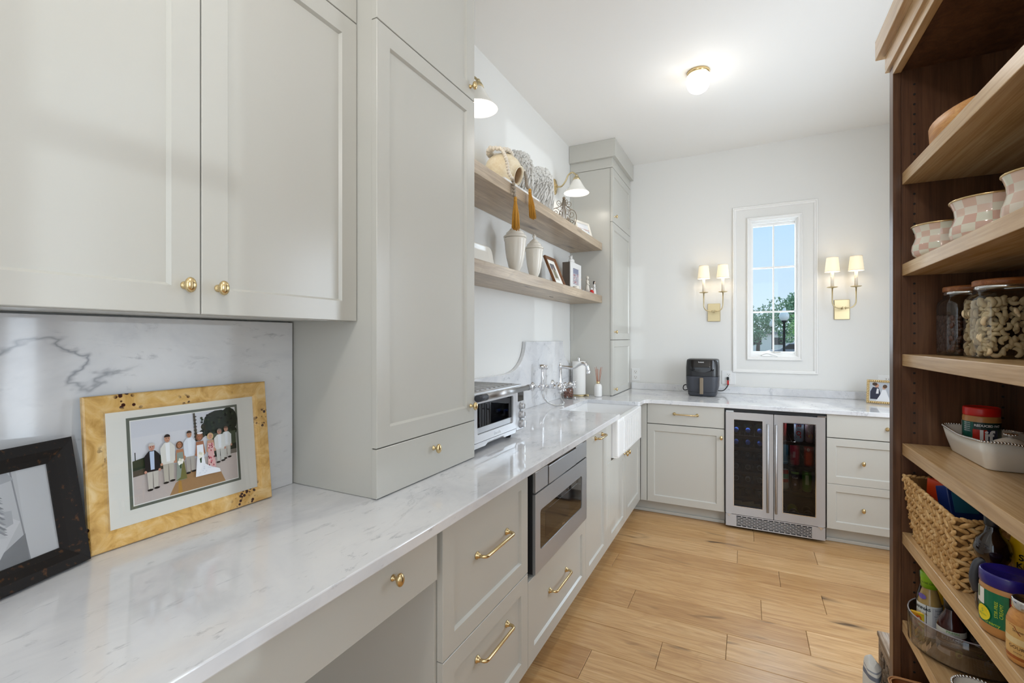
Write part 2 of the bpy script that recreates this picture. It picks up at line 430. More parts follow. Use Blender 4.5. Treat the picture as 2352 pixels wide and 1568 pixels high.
# faces of cabinets: 'x' looks along +x (left run), 'y' looks along -y (back run)
def FP(ax, plane):
    return (lambda a, n, z: (plane + n, a, z)) if ax == 'x' else (lambda a, n, z: (a, plane - n, z))
def front(ax, plane, a0, a1, z0, z1, th=.02, rail=.057, shaker=True, dep=.009, lip=.006, ch=.0014):
    """drawer or door front with its face on the plane, shaker panel sunk into it"""
    f = FP(ax, plane); mb = MB()
    def ring(d, n): return [f(a0 + d, n, z0 + d), f(a1 - d, n, z0 + d), f(a1 - d, n, z1 - d), f(a0 + d, n, z1 - d)]
    rings = [ring(0, -th), ring(0, -ch), ring(ch, 0)]
    if shaker: rings += [ring(rail, 0), ring(rail + lip, -dep)]
    vs = [v for r in rings for v in r]; fs = [(0, 1, 2, 3)]
    for i in range(len(rings) - 1):
        for k in range(4): fs.append((4 * i + k, 4 * i + (k + 1) % 4, 4 * i + 4 + (k + 1) % 4, 4 * i + 4 + k))
    n = 4 * (len(rings) - 1); fs.append((n, n + 1, n + 2, n + 3))
    mb._add(vs, fs); return mb
def knob_mesh():
    # egg-shaped knob standing out along +z, its long axis along y
    mb = MB(); mb.lathe([(.0085, 0), (.0085, .002), (.006, .004), (.0042, .009), (.0042, .013), (.008, .0165)], seg=16)
    mb.ball((0, 0, .0225), (.0115, .0165, .0095), 16, 10); return mb
ROT = {'x': (PI / 2, 0, PI / 2), 'y': (PI / 2, 0, 0)}
def knob(ax, loc, parent, m='brass', sc=1.): return inst('knob', knob_mesh, 'knob', M[m], parent, loc, ROT[ax], scale=(sc, sc, sc))
def pull(ax, plane, c, z, length, parent, out=.034, r=.0056, name='handle'):
    """bar pull with rosettes and bent ends"""
    f = FP(ax, plane); h = length / 2; mb = MB()
    k = .014
    path = [f(c - h, 0, z), f(c - h, out - k, z)] + [f(c - h + k - k * math.cos(a), out - k + k * math.sin(a), z) for a in (PI / 6, PI / 3, PI / 2)]
    path += [f(c + h - k + k * math.cos(a), out - k + k * math.sin(a), z) for a in (PI / 2, PI / 3, PI / 6)] + [f(c + h, out - k, z), f(c + h, 0, z)]
    mb.tube(path, r, 10)
    ax_v = (1, 0, 0) if ax == 'x' else (0, -1, 0)
    for e in (-h, h):
        mb.lathe([(.0125, 0), (.0125, .003), (.009, .005), (.0075, .011), (.0058, .013)], f(c + e, 0, z), 16, ax_v)
    return mb.build(name, 'brass', parent)
# ---------------------------------------------------------------- the room
XL, XR, YB, YR, ZC = -1.375, 1.30, 4.53, -2.4, 3.06
ZT = .914                                        # counter top
def wall(name, boxes, m='wall_paint'):
    mb = MB()
    for b_ in boxes: mb.box(*b_)
    return struct(mb.build(name, m))
wall('ceiling', [(XL - .15, XR + .15, YR - .15, YB + .15, ZC, ZC + .12)], 'ceiling_paint')
wall('wall_left', [(XL - .15, XL, YR, YB, 0, ZC)])
WX0, WX1, WZ0, WZ1 = .032, .388, 1.240, 2.410    # hole of the window
wall('wall_back', [(XL, WX0, YB, YB + .15, 0, ZC), (WX1, XR, YB, YB + .15, 0, ZC), (WX0, WX1, YB, YB + .15, 0, WZ0), (WX0, WX1, YB, YB + .15, WZ1, ZC)])
DY0, DY1, SY0, SY1 = 1.10, 2.02, 2.62, 3.38
NY0, NY1 = -1.03, -.58
wall('wall_right', [(XR, XR + .15, YR, NY0, 0, ZC), (XR, XR + .15, NY0, NY1, 0, .9), (XR, XR + .15, NY0, NY1, 2.75, ZC), (XR, XR + .15, NY1, DY0, 0, ZC), (XR, XR + .15, DY0, DY1, 3.0, ZC), (XR, XR + .15, DY1, SY0, 0, ZC), (XR, XR + .15, SY0, SY1, 0, .95),
                    (XR, XR + .15, SY0, SY1, 2.25, ZC), (XR, XR + .15, SY1, YB, 0, ZC)])
wall('wall_rear', [(XL, -1.05, YR - .15, YR, 0, ZC), (.85, XR, YR - .15, YR, 0, ZC), (-1.05, .85, YR - .15, YR, 2.65, ZC)])

# glazed door with a transom, and the side window, both in the right wall (out of the frame)
def glazed(name, y0, y1, z0, z1, bars_z, bars_y, th=.05):
    r = thing(name, '', ''); del r['label']; del r['category']; struct(r); r.location = (XR + .07, (y0 + y1) / 2, z0)
    mb = MB(); x0, x1 = XR + .045, XR + .095
    mb.box(x0, x1, y0, y0 + th, z0, z1); mb.box(x0, x1, y1 - th, y1, z0, z1); mb.box(x0, x1, y0 + th, y1 - th, z0, z0 + th); mb.box(x0, x1, y0 + th, y1 - th, z1 - th, z1)
    for z in bars_z: mb.box(x0 + .008, x1 - .008, y0 + th, y1 - th, z - .03, z + .03)
    for y in bars_y: mb.box(x0 + .015, x1 - .015, y - .01, y + .01, z0 + th, z1 - th)
    mb.build('frame', 'white_trim', r)
    MB().box(XR + .068, XR + .072, y0 + th, y1 - th, z0 + th, z1 - th).build('pane', 'window_glass', r)
    return r
glazed('door_1', DY0, DY1, 0, 3.0, [2.56], [])
glazed('added_window', NY0, NY1, .9, 2.75, [1.88], [], .03)  # unseen window, added and narrowed to shape the light on the left cabinets
glazed('window_2', SY0, SY1, .95, 2.25, [1.6], [(SY0 + SY1) / 2])

# floor: boards of oak laid along x, each board its own piece
fl = MB().box(XL, XR, YR, YB, -.06, -.010).build('floor', 'dark_gap'); struct(fl)
rows = {0: [-.345], 1: [-.081], 2: [-.55, .254], 3: [.068], 4: [-.74, .363], 5: [.172], 6: [-.052], 7: [.394], 8: [.046], -1: [-.62, .33], -2: [.02], -3: [-.3], -4: [.25]}
WID = .198
rnd = random.Random(3)
for k in range(-22, 13):
    y0 = 2.027 + WID * k; y1 = min(y0 + WID, YB)
    js = rows.get(k)
    if js is None: js = [rnd.uniform(-.9, .9)]
    ends = [XL] + js + [XR]
    if y1 <= YR: continue
    for a, b_ in zip(ends, ends[1:]):
        cx, cy = (a + b_) / 2, (y0 + y1) / 2
        mb = MB(); hx, hy = (b_ - a) / 2 - .0008, (y1 - max(y0, YR)) / 2 - .0006
        cy = (y1 + max(y0, YR)) / 2
        f0 = .0022
        vs = [(-hx, -hy, -.012), (hx, -hy, -.012), (hx, hy, -.012), (-hx, hy, -.012), (-hx, -hy, -f0 * .6), (hx, -hy, -f0 * .6), (hx, hy, -f0 * .6), (-hx, hy, -f0 * .6),
              (-hx + f0, -hy + f0, 0), (hx - f0, -hy + f0, 0), (hx - f0, hy - f0, 0), (-hx + f0, hy - f0, 0)]
        fs = [(4, 5, 9, 8), (5, 6, 10, 9), (6, 7, 11, 10), (7, 4, 8, 11), (8, 9, 10, 11), (0, 1, 5, 4), (1, 2, 6, 5), (2, 3, 7, 6), (3, 0, 4, 7)]
        mb._add(vs, fs)
        o = mb.build('plank', 'oak_floor', fl, local=True); o.location = (cx, cy, 0)

# window_1: applied moulding on the wall, casing, sash with six lights, crank
wn = thing('window_1', '', '', (.21, YB, 1.82)); del wn['label']; del wn['category']; struct(wn)
def picture_frame(x0, x1, z0, z1, y, prof, m, name, parent):
    """a mitred moulding round a rectangle on the back wall; prof = (distance inwards, height off the wall)"""
    mb = MB(); rr = []
    for d, h in prof: rr.append([(x0 + d, y - h, z0 + d), (x1 - d, y - h, z0 + d), (x1 - d, y - h, z1 - d), (x0 + d, y - h, z1 - d)])
    mb.grid(rr, smooth=False, closed_u=True); return mb.build(name, m, parent)
picture_frame(-.108, .524, 1.100, 2.540, YB, [(0, -.002), (0, .012), (.004, .018), (.012, .018), (.015, .011), (.024, .010), (.030, .004), (.030, -.002)], 'white_trim', 'panel_moulding', wn)
picture_frame(.004, .416, 1.212, 2.438, YB, [(0, -.002), (0, .016), (.006, .020), (.012, .016), (.016, .010), (.030, .008), (.030, -.05)], 'white_trim', 'casing', wn)
picture_frame(.030, .390, 1.238, 2.412, YB, [(0, -.012), (.012, -.012), (.012, -.026), (.022, -.026), (.022, -.06)], 'white_trim', 'sash', wn)
MB().box(.030, .390, YB + .055, YB + .075, 1.238, 1.285).box(.030, .390, YB + .055, YB + .075, 2.368, 2.412).box(.030, .052, YB + .055, YB + .075, 1.285, 2.368).box(.366, .390, YB + .055, YB + .075, 1.285, 2.368).build('sash_rail', 'white_trim', wn)
gx = [.052, .204, .212, .366]; gz = [1.283, 1.620, 1.632, 2.002, 2.014, 2.368]
MB().box(.2025, .2135, YB + .048, YB + .068, 1.283, 2.368).build('muntin', 'white_trim', wn)
for zz in (1.627, 2.008): MB().box(.052, .366, YB + .049, YB + .069, zz - .0065, zz + .0065).build('muntin', 'white_trim', wn)
for xa, xb in ((.052, .2025), (.2135, .366)):
    for za, zb in ((1.285, 1.6205), (1.6335, 2.0015), (2.0145, 2.368)):
        MB().box(xa, xb, YB + .057, YB + .060, za, zb).build('pane', 'window_glass', wn)
mb = MB(); mb.box(.12, .20, YB - .012, YB + .02, 1.243, 1.250, .002)
mb.tube(bez([(.11, YB - .018, 1.252), (.15, YB - .026, 1.270), (.19, YB - .024, 1.262), (.235, YB - .02, 1.246)], 16), [.006] * 8 + [.008] * 20 if False else .0065, 8)
mb.build('crank_handle', 'white_plastic', wn)
MB().box(.19, .26, YB + .030, YB + .04, 1.279, 1.283).build('crank_slot', 'grey_iron', wn)
MB().box(.026, .030, YB - .006, YB + .02, 1.46, 1.56).build('sash_lock', 'silver', wn)

# ---------------------------------------------------------------- worktop and splashbacks
pts = [(XL + .003, -.9), (-.72, -.9), (-.72, 2.958), (-1.13, 2.958), (-1.13, 3.588), (-.735, 3.588), (-.72, 3.60), (-.72, 3.728), (-.712, 3.752), (-.69, 3.768), (-.66, 3.772), (XR - .003, 3.772), (XR - .003, YB - .003), (XL + .003, YB - .003)]
tag(MB().prism(pts, .884, ZT, .003).build('countertop', 'marble_counter'), 'long L-shaped white marble worktop with grey veins and a sink cut-out', 'countertop')
sp = thing('marble_backsplash', 'white marble splashback with grey veins along the walls above the worktop', 'backsplash', (XL, 1.0, ZT))
MB().box(XL + .003, -1.345, -.9, 1.052, ZT + .0005, 1.4475, .001).build('desk_panel', 'marble_splash', sp)
# the arched panel behind the sink with its low runs on either side
def arch_curve(y0, y1, n=10, flip=False):
    a = []
    for i in range(n + 1):
        t_ = i / n; yy = y0 + (y1 - y0) * math.sin(t_ * PI / 2) ** 1.0; zz = 1.178 + .197 * (1 - math.cos(t_ * PI / 2)) ** 1.0
        a.append((yy, zz))
    return a
left = [(1.62, 1.17), (2.56, 1.17)] + [(2.60 + .285 * math.sin(i / 12 * PI / 2), 1.172 + .203 * (1 - math.cos(i / 12 * PI / 2))) for i in range(13)]
right = [(3.60 + .19 * (1 - math.cos(i / 10 * PI / 2)), 1.375 - .19 * math.sin(i / 10 * PI / 2)) for i in range(11)]
outl = [(1.62, ZT + .0005)] + left + right + [(3.853, 1.183), (3.853, ZT + .0005)]
MB().prism(outl, XL + .003, -1.345, .0015, axis='x', seg=1).build('sink_panel', 'marble_splash', sp)
MB().box(-.985, XR - .003, YB - .023, YB - .003, ZT + .0005, .976, .0015).build('low_upstand', 'marble_splash', sp)

# ---------------------------------------------------------------- wall cabinets over the desk
FX = -1.062
wc = thing('wall_cabinet', 'greige wall cabinet with shaker doors hung over the desk end of the worktop', 'cabinet', (XL, .6, 1.45))
MB().box(XL + .002, FX - .022, -.9, 1.0555, 1.452, ZC - .003).build('body', paint, wc)
MB().box(FX - .05, FX - .022, -.9, 1.0555, 1.447, 1.455).build('light_rail', paint, wc)
def door(ax, plane, a0, a1, z0, z1, parent, name='door', **kw): return front(ax, plane, a0, a1, z0, z1, **kw).build(name, paint, parent)
d1 = door('x', FX, .132, .6000, 1.4485, 2.353, wc, th=.021); d2 = door('x', FX, .6030, 1.0555, 1.4485, 2.353, wc, th=.021)
d3 = door('x', FX, -.34, .129, 1.4485, 2.353, wc, th=.021)
for a0, a1 in ((-.34, .129), (.132, .6), (.603, 1.0555)): door('x', FX, a0, a1, 2.356, ZC - .006, wc, th=.021)
knob('x', (FX, .568, 1.508), d1); knob('x', (FX, .638, 1.508), d2)

# ---------------------------------------------------------------- tower standing on the worktop
TX, TY0, TY1 = -.980, 1.058, 1.610
tw = thing('tower_cabinet', 'tall greige cabinet standing on the worktop between desk and sink run', 'cabinet', (XL, 1.33, ZT))
MB().box(XL + .002, TX - .023, TY0, TY1 - .002, ZT + .001, ZC - .003, .001).build('body', paint, tw)
MB().box(TX - .0235, TX - .0205, TY0 + .004, TY1 - .006, ZT + .003, ZC - .005).build('gap', gapm, tw)
dr = door('x', TX, TY0 - .004, TY1, .9175, 1.064, tw, 'drawer', shaker=False)
dm = door('x', TX, TY0 - .004, TY1, 1.0675, 2.347, tw)
du = door('x', TX, TY0 - .004, TY1, 2.3505, ZC - .006, tw)
knob('x', (TX, 1.334, 1.012), dr); knob('x', (TX, 1.580, 1.128), dm); knob('x', (TX, 1.576, 2.395), du)

# ---------------------------------------------------------------- base run on the left
BX, ZB, ZK = -.757, .112, .882
dk = thing('desk_drawer', 'greige desk apron with one brass knob over the knee space', 'drawer', (BX, .3, .73))
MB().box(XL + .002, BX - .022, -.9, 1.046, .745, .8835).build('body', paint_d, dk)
q = front('x', BX, -.9, 1.048, .734, ZK, shaker=False).build('drawer_front', paint, dk)
knob('x', (BX, .868, .822), q)

def base_body(name, label, y0, y1, z1=.8835):
    t_ = thing(name, label, 'cabinet', ((XL + BX) / 2, (y0 + y1) / 2, 0))
    MB().box(XL + .002, BX - .022, y0, y1, ZB - .004, z1, .001).build('body', paint, t_)
    MB().box(XL + .06, BX - .09, y0, y1, .0005, ZB - .004).build('toe_kick', paint, t_)
    return t_
b1 = base_body('drawer_cabinet', 'greige base cabinet with two deep drawers and long brass pulls beside the desk', 1.064, 1.640)
for z0, z1, hz in ((ZB, .4855, .376), (.4885, ZK, .706)):
    d = door('x', BX, 1.074, 1.6395, z0, z1, b1, 'drawer'); pull('x', BX - .009, 1.375, hz, .205, d)
mw_label = 'greige base cabinet holding the microwave over one drawer'
b2 = thing('microwave_cabinet', mw_label, 'cabinet', (-1.06, 2.0, 0))
MB().box(XL + .002, BX - .022, 1.6415, 2.368, ZB - .004, .446).box(XL + .002, BX - .022, 1.6415, 1.652, .446, .8835).box(XL + .002, BX - .022, 2.352, 2.368, .446, .8835).build('body', paint, b2)
MB().box(XL + .06, BX - .09, 1.6415, 2.368, .0005, ZB - .004).build('toe_kick', paint, b2)
d = door('x', BX, 1.6425, 2.3665, ZB, .446, b2, 'drawer'); pull('x', BX - .009, 1.985, .300, .205, d)
b3 = base_body('pull_out_cabinet', 'narrow greige base cabinet with a short brass pull left of the sink', 2.3695, 2.800)
d = door('x', BX, 2.3695, 2.778, ZB, ZK, b3); pull('x', BX, 2.605, .836, .135, d)
MB().box(BX - .02, BX, 2.7795, 2.800, ZB, ZK, .001).build('filler', paint, b3)
b4 = thing('sink_cabinet', 'greige sink base cabinet with two doors under the white apron sink', 'cabinet', (-1.06, 3.3, 0))
MB().box(XL + .002, BX - .022, 2.8015, 3.776, ZB - .004, .628).box(XL + .002, BX - .004, 2.8015, 2.898, .628, .8835).box(XL + .002, BX - .022, 3.70, 3.776, .628, .8835).build('body', paint, b4)
MB().box(XL + .06, BX - .09, 2.8015, 3.85, .0005, ZB - .004).build('toe_kick', paint, b4)
MB().box(BX - .02, BX, 2.8015, 2.832, ZB, .628, .001).build('filler', paint, b4)
d = door('x', BX, 2.834, 3.268, ZB, .628, b4); d_ = door('x', BX, 3.271, 3.776, ZB, .628, b4, rail=.075)
knob('x', (BX, 3.236, .598), d); knob('x', (BX, 3.303, .598), d_)

# ---------------------------------------------------------------- base run at the back
BY = 3.790
def yfront(a0, a1, z0, z1, parent, name, **kw): return front('y', BY, a0, a1, z0, z1, **kw).build(name, paint, parent)
b5 = thing('corner_cabinet', 'greige base cabinet with one drawer and one door between corner and drinks fridge', 'cabinet', (-.45, 4.1, 0))
MB().box(-.778, -.146, BY + .022, YB - .003, ZB - .006, .8835).build('body', paint, b5)
MB().box(-.756, -.708, BY, BY + .02, ZB - .004, ZK, .001).build('corner_post', paint, b5)
MB().box(-.7075, -.7045, BY + .015, BY + .0225, ZB, ZK).build('gap', gapm, b5)
MB().box(-.83, -.146, BY + .08, BY + .10, .0005, ZB - .004).box(-.83, -.146, BY + .064, BY + .08, .0005, .024, .004, 2).build('toe_kick', paint, b5)
d = yfront(-.704, -.147, .727, ZK, b5, 'drawer', shaker=False); pull('y', BY, -.416, .812, .165, d, .03, .005)
d = yfront(-.704, -.147, ZB - .004, .7215, b5, 'door', rail=.052); knob('y', (-.166, BY, .660), d)
MB().box(-.704, -.147, BY + .014, BY + .0215, .7217, .7268).build('gap', gapm, b5)
b6 = thing('drawer_cabinet', 'greige base cabinet with three drawers and brass knobs right of the drinks fridge', 'cabinet', (.89, 4.1, 0))
MB().box(.489, XR - .003, BY + .022, YB - .003, ZB - .006, .8835).build('body', paint, b6)
MB().box(.489, XR - .003, BY + .08, BY + .10, .0005, ZB - .004).box(.489, XR - .003, BY + .064, BY + .08, .0005, .024, .004, 2).build('toe_kick', paint, b6)
for x0, x1, kn in ((.489, .893, .691), (.896, XR - .004, 1.096)):
    for z0, z1, kz, sh in ((.727, ZK, .807, False), (.4145, .7215, .568, True), (ZB - .004, .4125, .258, True)):
        d = yfront(x0, x1, z0, z1, b6, 'drawer', shaker=sh, rail=.05)
        if sh: knob('y', (kn, BY - (-.009 if sh else 0), kz), d)
    MB().box(x0, x1, BY + .014, BY + .0215, .7217, .7268).build('gap', gapm, b6)
pull('y', BY, .90, .807, .165, b6, .03, .005)

# ---------------------------------------------------------------- hutch in the corner
HX, HY = -1.0, 3.862
hc = thing('hutch_cabinet', 'tall narrow greige cabinet with a crown standing in the far corner on the worktop', 'cabinet', (-1.19, 4.2, ZT))
MB().box(XL + .002, HX - .022, HY, YB - .003, ZT + .001, 2.83, .001).build('body', paint, hc)
MB().box(HX - .0225, HX - .0195, HY + .004, YB - .006, ZT + .003, 2.82).build('gap', gapm, hc)
MB().box(XL + .002, HX, HY - .006, YB - .003, 2.832, 2.912, .001).build('frieze', paint, hc)
MB().box(XL + .002, HX + .03, HY - .034, YB - .003, 2.912, ZC - .001, .0015).build('crown', paint, hc)
MB().box(XL + .002, XL + .028, HY - .006, HY, 1.378, 2.832).build('scribe_strip', paint, hc)
for z0, z1, kz, ky in ((.9185, 1.383, .966, 3.925), (1.387, 2.374, 1.452, 3.925), (2.378, 2.828, 2.43, 3.925)):
    d = door('x', HX, HY - .003, YB - .006, z0, z1, hc); knob('x', (HX, ky, kz), d, sc=.9)

# ---------------------------------------------------------------- floating shelves
for nm, z0, z1, lb in (('floating_shelf', 2.142, 2.203, 'upper floating oak shelf with beads and wings standing on it'), ('floating_shelf', 1.696, 1.758, 'lower floating oak shelf with urns and picture frames standing on it')):
    tag(MB().box(XL + .002, -1.09, TY1 + .002, HY - .004, z0, z1, .0015).build(nm, 'shelf_oak'), lb, 'shelf', 'floating shelves')
# ---------------------------------------------------------------- microwave drawer
MX = -.743
mwv = thing('built_in_microwave', 'stainless built-in microwave drawer with a dark window under the worktop', 'microwave', (-1.0, 2.0, .44))
MB().box(XL + .1, MX - .012, 1.6800, 2.3400, .4605, .868, .001).build('case', 'black_plastic', mwv)
MB().box(MX - .035, MX - .012, 1.681, 2.339, .4615, .779, .001).box(MX - .035, MX - .012, 1.681, 2.339, .783, .866, .001).build('side_flange', 'gloss_black', mwv)
f = FP('x', MX)
# drawer front: a stainless frame with a window hole
y0, y1, z0, z1 = 1.680, 2.340, .461, .778; wy0, wy1, wz0, wz1 = 1.730, 2.262, .541, .703
mb = MB()
def rrect(a0, a1, b0, b1, r, n=5):
    o = []
    for cx, cy, s in ((a1 - r, b0 + r, -PI / 2), (a1 - r, b1 - r, 0), (a0 + r, b1 - r, PI / 2), (a0 + r, b0 + r, PI)):
        for i in range(n + 1): a = s + PI / 2 * i / n; o.append((cx + r * math.cos(a), cy + r * math.sin(a)))
    return o
def plate_hole(mb, ax, plane, outer, inner, th, lip=.004):
    """plate with a rounded hole: outer and inner are outlines with the same number of points"""
    f = FP(ax, plane); n = len(outer)
    rg = [[f(a, -th, b_) for a, b_ in outer], [f(a, -.0012, b_) for a, b_ in outer], [f(a, 0, b_) for a, b_ in outer], [f(a, 0, b_) for a, b_ in inner], [f(a, -lip, b_) for a, b_ in inner]]
    mb.grid(rg, smooth=False, closed_u=True)
o_ = rrect(y0, y1, z0, z1, .002); i_ = rrect(wy0, wy1, wz0, wz1, .014)
plate_hole(mb, 'x', MX, o_, i_, .012)
dfr = mb.build('drawer_front', 'stainless', mwv)
MB().box(MX - .010, MX - .0025, wy0 - .01, wy1 + .01, wz0 - .01, wz1 + .01).build('window', 'dark_glass', dfr)
MB().box(MX - .0024, MX - .0021, wy0 + .06, wy1 - .05, wz0 + .03, wz1 - .022).build('window_screen', 'gloss_black', dfr)
text('Sharp', .014, Matrix(((0, 0, 1, MX - .0018), (1, 0, 0, 2.0), (0, 1, 0, wz0 + .014), (0, 0, 0, 1))), 'silver', dfr, 'lettering', local=False)
for ya, yb in ((1.680, 1.812), (1.817, 2.166), (2.171, 2.340)):
    out_ = .0 if ya != 1.817 else .002
    MB().box(MX - .012, MX + out_, ya, yb, .7835, .866 if ya != 1.817 else .860, .0015).build('control_panel', 'stainless', mwv)

# ---------------------------------------------------------------- apron sink
sk = thing('apron_sink', 'white fireclay farmhouse sink with a fluted apron', 'sink', (-.93, 3.27, .637))
SX0, SX1, SYa, SYb, SZ0, SZ1 = -1.165, -.722, 2.912, 3.622, .637, .8835
mb = MB()
ro = [(SX0, SYa), (SX1 - .03, SYa), (SX1 - .011, SYa + .004), (SX1 - .003, SYa + .014), (SX1, SYa + .03), (SX1, SYb - .03), (SX1 - .003, SYb - .014), (SX1 - .011, SYb - .004), (SX1 - .03, SYb), (SX0, SYb)]
ri = [(-1.135, 2.95), (SX1 - .045, 2.95), (SX1 - .036, 2.952), (SX1 - .032, 2.956), (SX1 - .030, 2.965), (SX1 - .030, 3.57), (SX1 - .032, 3.58), (SX1 - .036, 3.588), (SX1 - .045, 3.592), (-1.135, 3.592)]
def rz(p, z): return [(a, b_, z) for a, b_ in p]
mb.grid([rz(ro, SZ0 + .004), rz(ro, SZ1 - .004), rz([(a * .999 + ri[i][0] * .001, b_) for i, (a, b_) in enumerate(ro)], SZ1), rz(ri, SZ1), rz(ri, .68)], smooth=False, closed_u=True)
mb.poly(rz(ri, .68)); mb.poly(rz(ro, SZ0 + .004)[::-1])
basin = mb.build('basin', 'fireclay', sk, fix=True)
# apron face with flutes: raised border, grooves between rounded ribs
mb = MB(); ya, yb = 3.064, 3.530; n = 8
def rib(y0, y1, z0, z1): mb.box(SX1 - .012, SX1 + .006, y0, y1, z0, z1, .003, 2)
for i in range(n):
    y = ya + (yb - ya) * i / n; rib(y + .0075, ya + (yb - ya) * (i + 1) / n - .0075, .662, .853)
mb.box(SX1 - .05, SX1 + .006, SYa + .0005, ya - .0075, SZ0 + .0045, SZ1 - .0005, .014, 4); rib(yb + .0075, SYb - .012, SZ0 + .006, SZ1 - .001)
mb.box(SX1 - .012, SX1 + .006, ya - .012, yb + .012, SZ0 + .006, .664, .003, 2).box(SX1 - .012, SX1 + .006, ya - .012, yb + .012, .850, SZ1 - .001, .003, 2)
mb.build('fluted_apron', 'fireclay', sk)
MB().lathe([(.045, 0), (.045, .004), (.03, .006), (.0, .004)], (-.93, 3.27, .681), 20).build('drain', 'chrome', sk)

# ---------------------------------------------------------------- bridge faucet on the wall and its hand spray
fz = 1.047
fc = thing('bridge_faucet', 'chrome wall-mounted bridge faucet with a bent spout over the sink', 'faucet', (-1.345, 3.24, fz))
bxx = -1.205
for yy in (3.14, 3.36):
    MB().lathe([(.030, 0), (.030, .004), (.027, .010), (.018, .016), (.012, .020)], (-1.3445, yy, fz), 20, (1, 0, 0)).build('escutcheon', 'chrome', fc)
    MB().tube([(-1.33, yy, fz), (-1.285, yy, fz)], .011, 12).tube([(-1.287, yy, fz), (bxx, yy, fz)], .015, 14).build('inlet_arm', 'chrome', fc)
    mb = MB(); mb.lathe([(.018, 0), (.020, .01), (.020, .028), (.014, .034), (.012, .05)], (bxx - .018, yy, fz), 16, (1, 0, 0)); mb.build('valve', 'chrome', fc)
    mb = MB(); hx = bxx + .04
    mb.ball((hx, yy, fz), .012)
    for k in range(4):
        a = PI / 4 + k * PI / 2; dy, dz = math.cos(a), math.sin(a)
        mb.tube([(hx, yy, fz), (hx + .002, yy + dy * .026, fz + dz * .026)], [.005, .004], 8); mb.ball((hx + .002, yy + dy * .029, fz + dz * .029), .0085, 10, 6)
    mb.build('cross_handle', 'chrome', fc)
mb = MB(); mb.tube([(bxx, 3.14, fz), (bxx, 3.36, fz)], .0115, 12)
mb.lathe([(.02, -.022), (.02, -.006), (.024, .0), (.02, .006), (.02, .022)], (bxx, 3.165, fz), 16, (0, 1, 0)); mb.build('bridge', 'chrome', fc)
mb = MB(); cy_ = 3.165
mb.lathe([(.022, -.02), (.022, .02), (.017, .026), (.0145, .04), (.0125, .12), (.014, .132), (.017, .137), (.017, .152), (.011, .160), (.006, .166), (.0075, .172), (0, .178)], (bxx, cy_, fz), 18)
mb.lathe([(.019, 0), (.019, .02), (.013, .028)], (bxx, cy_, fz - .045), 16); mb.build('column', 'chrome', fc)
zs = fz + .144
mb = MB(); sp_ = bez([(bxx + .01, cy_, zs), (bxx + .06, cy_, zs - .002), (bxx + .105, cy_, zs - .004), (bxx + .14, cy_, zs + .016), (bxx + .172, cy_, zs + .028), (bxx + .200, cy_, zs + .014), (bxx + .212, cy_, zs - .022)], 36)
mb.tube(sp_, [.0115] * 10 + [.0108] * (len(sp_) - 10), 12)
mb.lathe([(.0135, 0), (.0135, .008), (.012, .022), (.0105, .026)], (bxx + .213, cy_, zs - .045), 14); mb.build('spout', 'chrome', fc)
hs = thing('hand_spray', 'chrome hand spray on a wall holder with a looping metal hose', 'faucet', (-1.345, 2.985, fz + .01))
zy = 2.985; zz = fz + .012; hx = -1.268
MB().lathe([(.032, 0), (.032, .004), (.028, .010), (.019, .017), (.012, .020)], (-1.3445, zy, zz), 22, (1, 0, 0)).build('escutcheon', 'chrome', hs)
MB().tube([(-1.33, zy, zz), (hx, zy, zz)], .009, 12).lathe([(.014, -.018), (.0155, -.01), (.0155, .01), (.014, .018)], (hx, zy, zz), 16).build('holder', 'chrome', hs)
MB().lathe([(.0085, -.03), (.011, -.01), (.0125, .02), (.013, .07), (.0095, .10), (.009, .118), (.0105, .124)], (hx, zy, zz), 16).build('spray_handle', 'chrome', hs)
MB().lathe([(.014, -.028), (.0165, -.022), (.0165, .014), (.013, .018), (.015, .022), (.018, .03), (.017, .034), (0, .034)], (hx + .004, zy, zz + .140), 18, (.94, .25, -.12)).build('spray_head', 'chrome', hs)
hose = bez([(hx, zy, zz - .028), (hx + .008, zy + .01, zz - .075), (hx + .03, zy + .05, zz - .115), (hx + .06, zy + .11, ZT + .008), (hx + .085, zy + .18, ZT + .0075), (hx + .08, zy + .215, ZT + .012), (hx + .067, zy + .195, zz - .10), (bxx, cy_, fz - .044)], 60)
mb = MB(); mb.tube(hose, .0068, 8); mb.build('hose', 'silver', hs)

# ---------------------------------------------------------------- drinks fridge
FY = BY - .012
fr = thing('beverage_fridge', 'stainless double-door drinks fridge with glass doors built in under the worktop', 'fridge', (.17, 4.1, 0))
fx0, fx1 = -.136, .479
mb = MB()      # cabinet shell, open at the front
mb.box(fx0 + .004, fx0 + .02, FY + .045, YB - .03, .022, .872).box(fx1 - .02, fx1 - .004, FY + .045, YB - .03, .022, .872)
mb.box(fx0 + .02, fx1 - .02, FY + .045, YB - .03, .022, .108).box(fx0 + .02, fx1 - .02, FY + .045, YB - .03, .858, .872).box(fx0 + .02, fx1 - .02, YB - .06, YB - .03, .108, .858)
mb.box(.160, .186, FY + .045, YB - .06, .108, .858).build('cabinet_shell', 'black_plastic', fr)
MB().box(fx0 - .008, fx0 + .002, FY + .02, FY + .05, .03, .882).box(fx1 - .002, fx1 + .008, FY + .02, FY + .05, .03, .882).box(fx0, fx1, FY + .02, FY + .05, .859, .8825).build('filler_gap', 'black_plastic', fr)
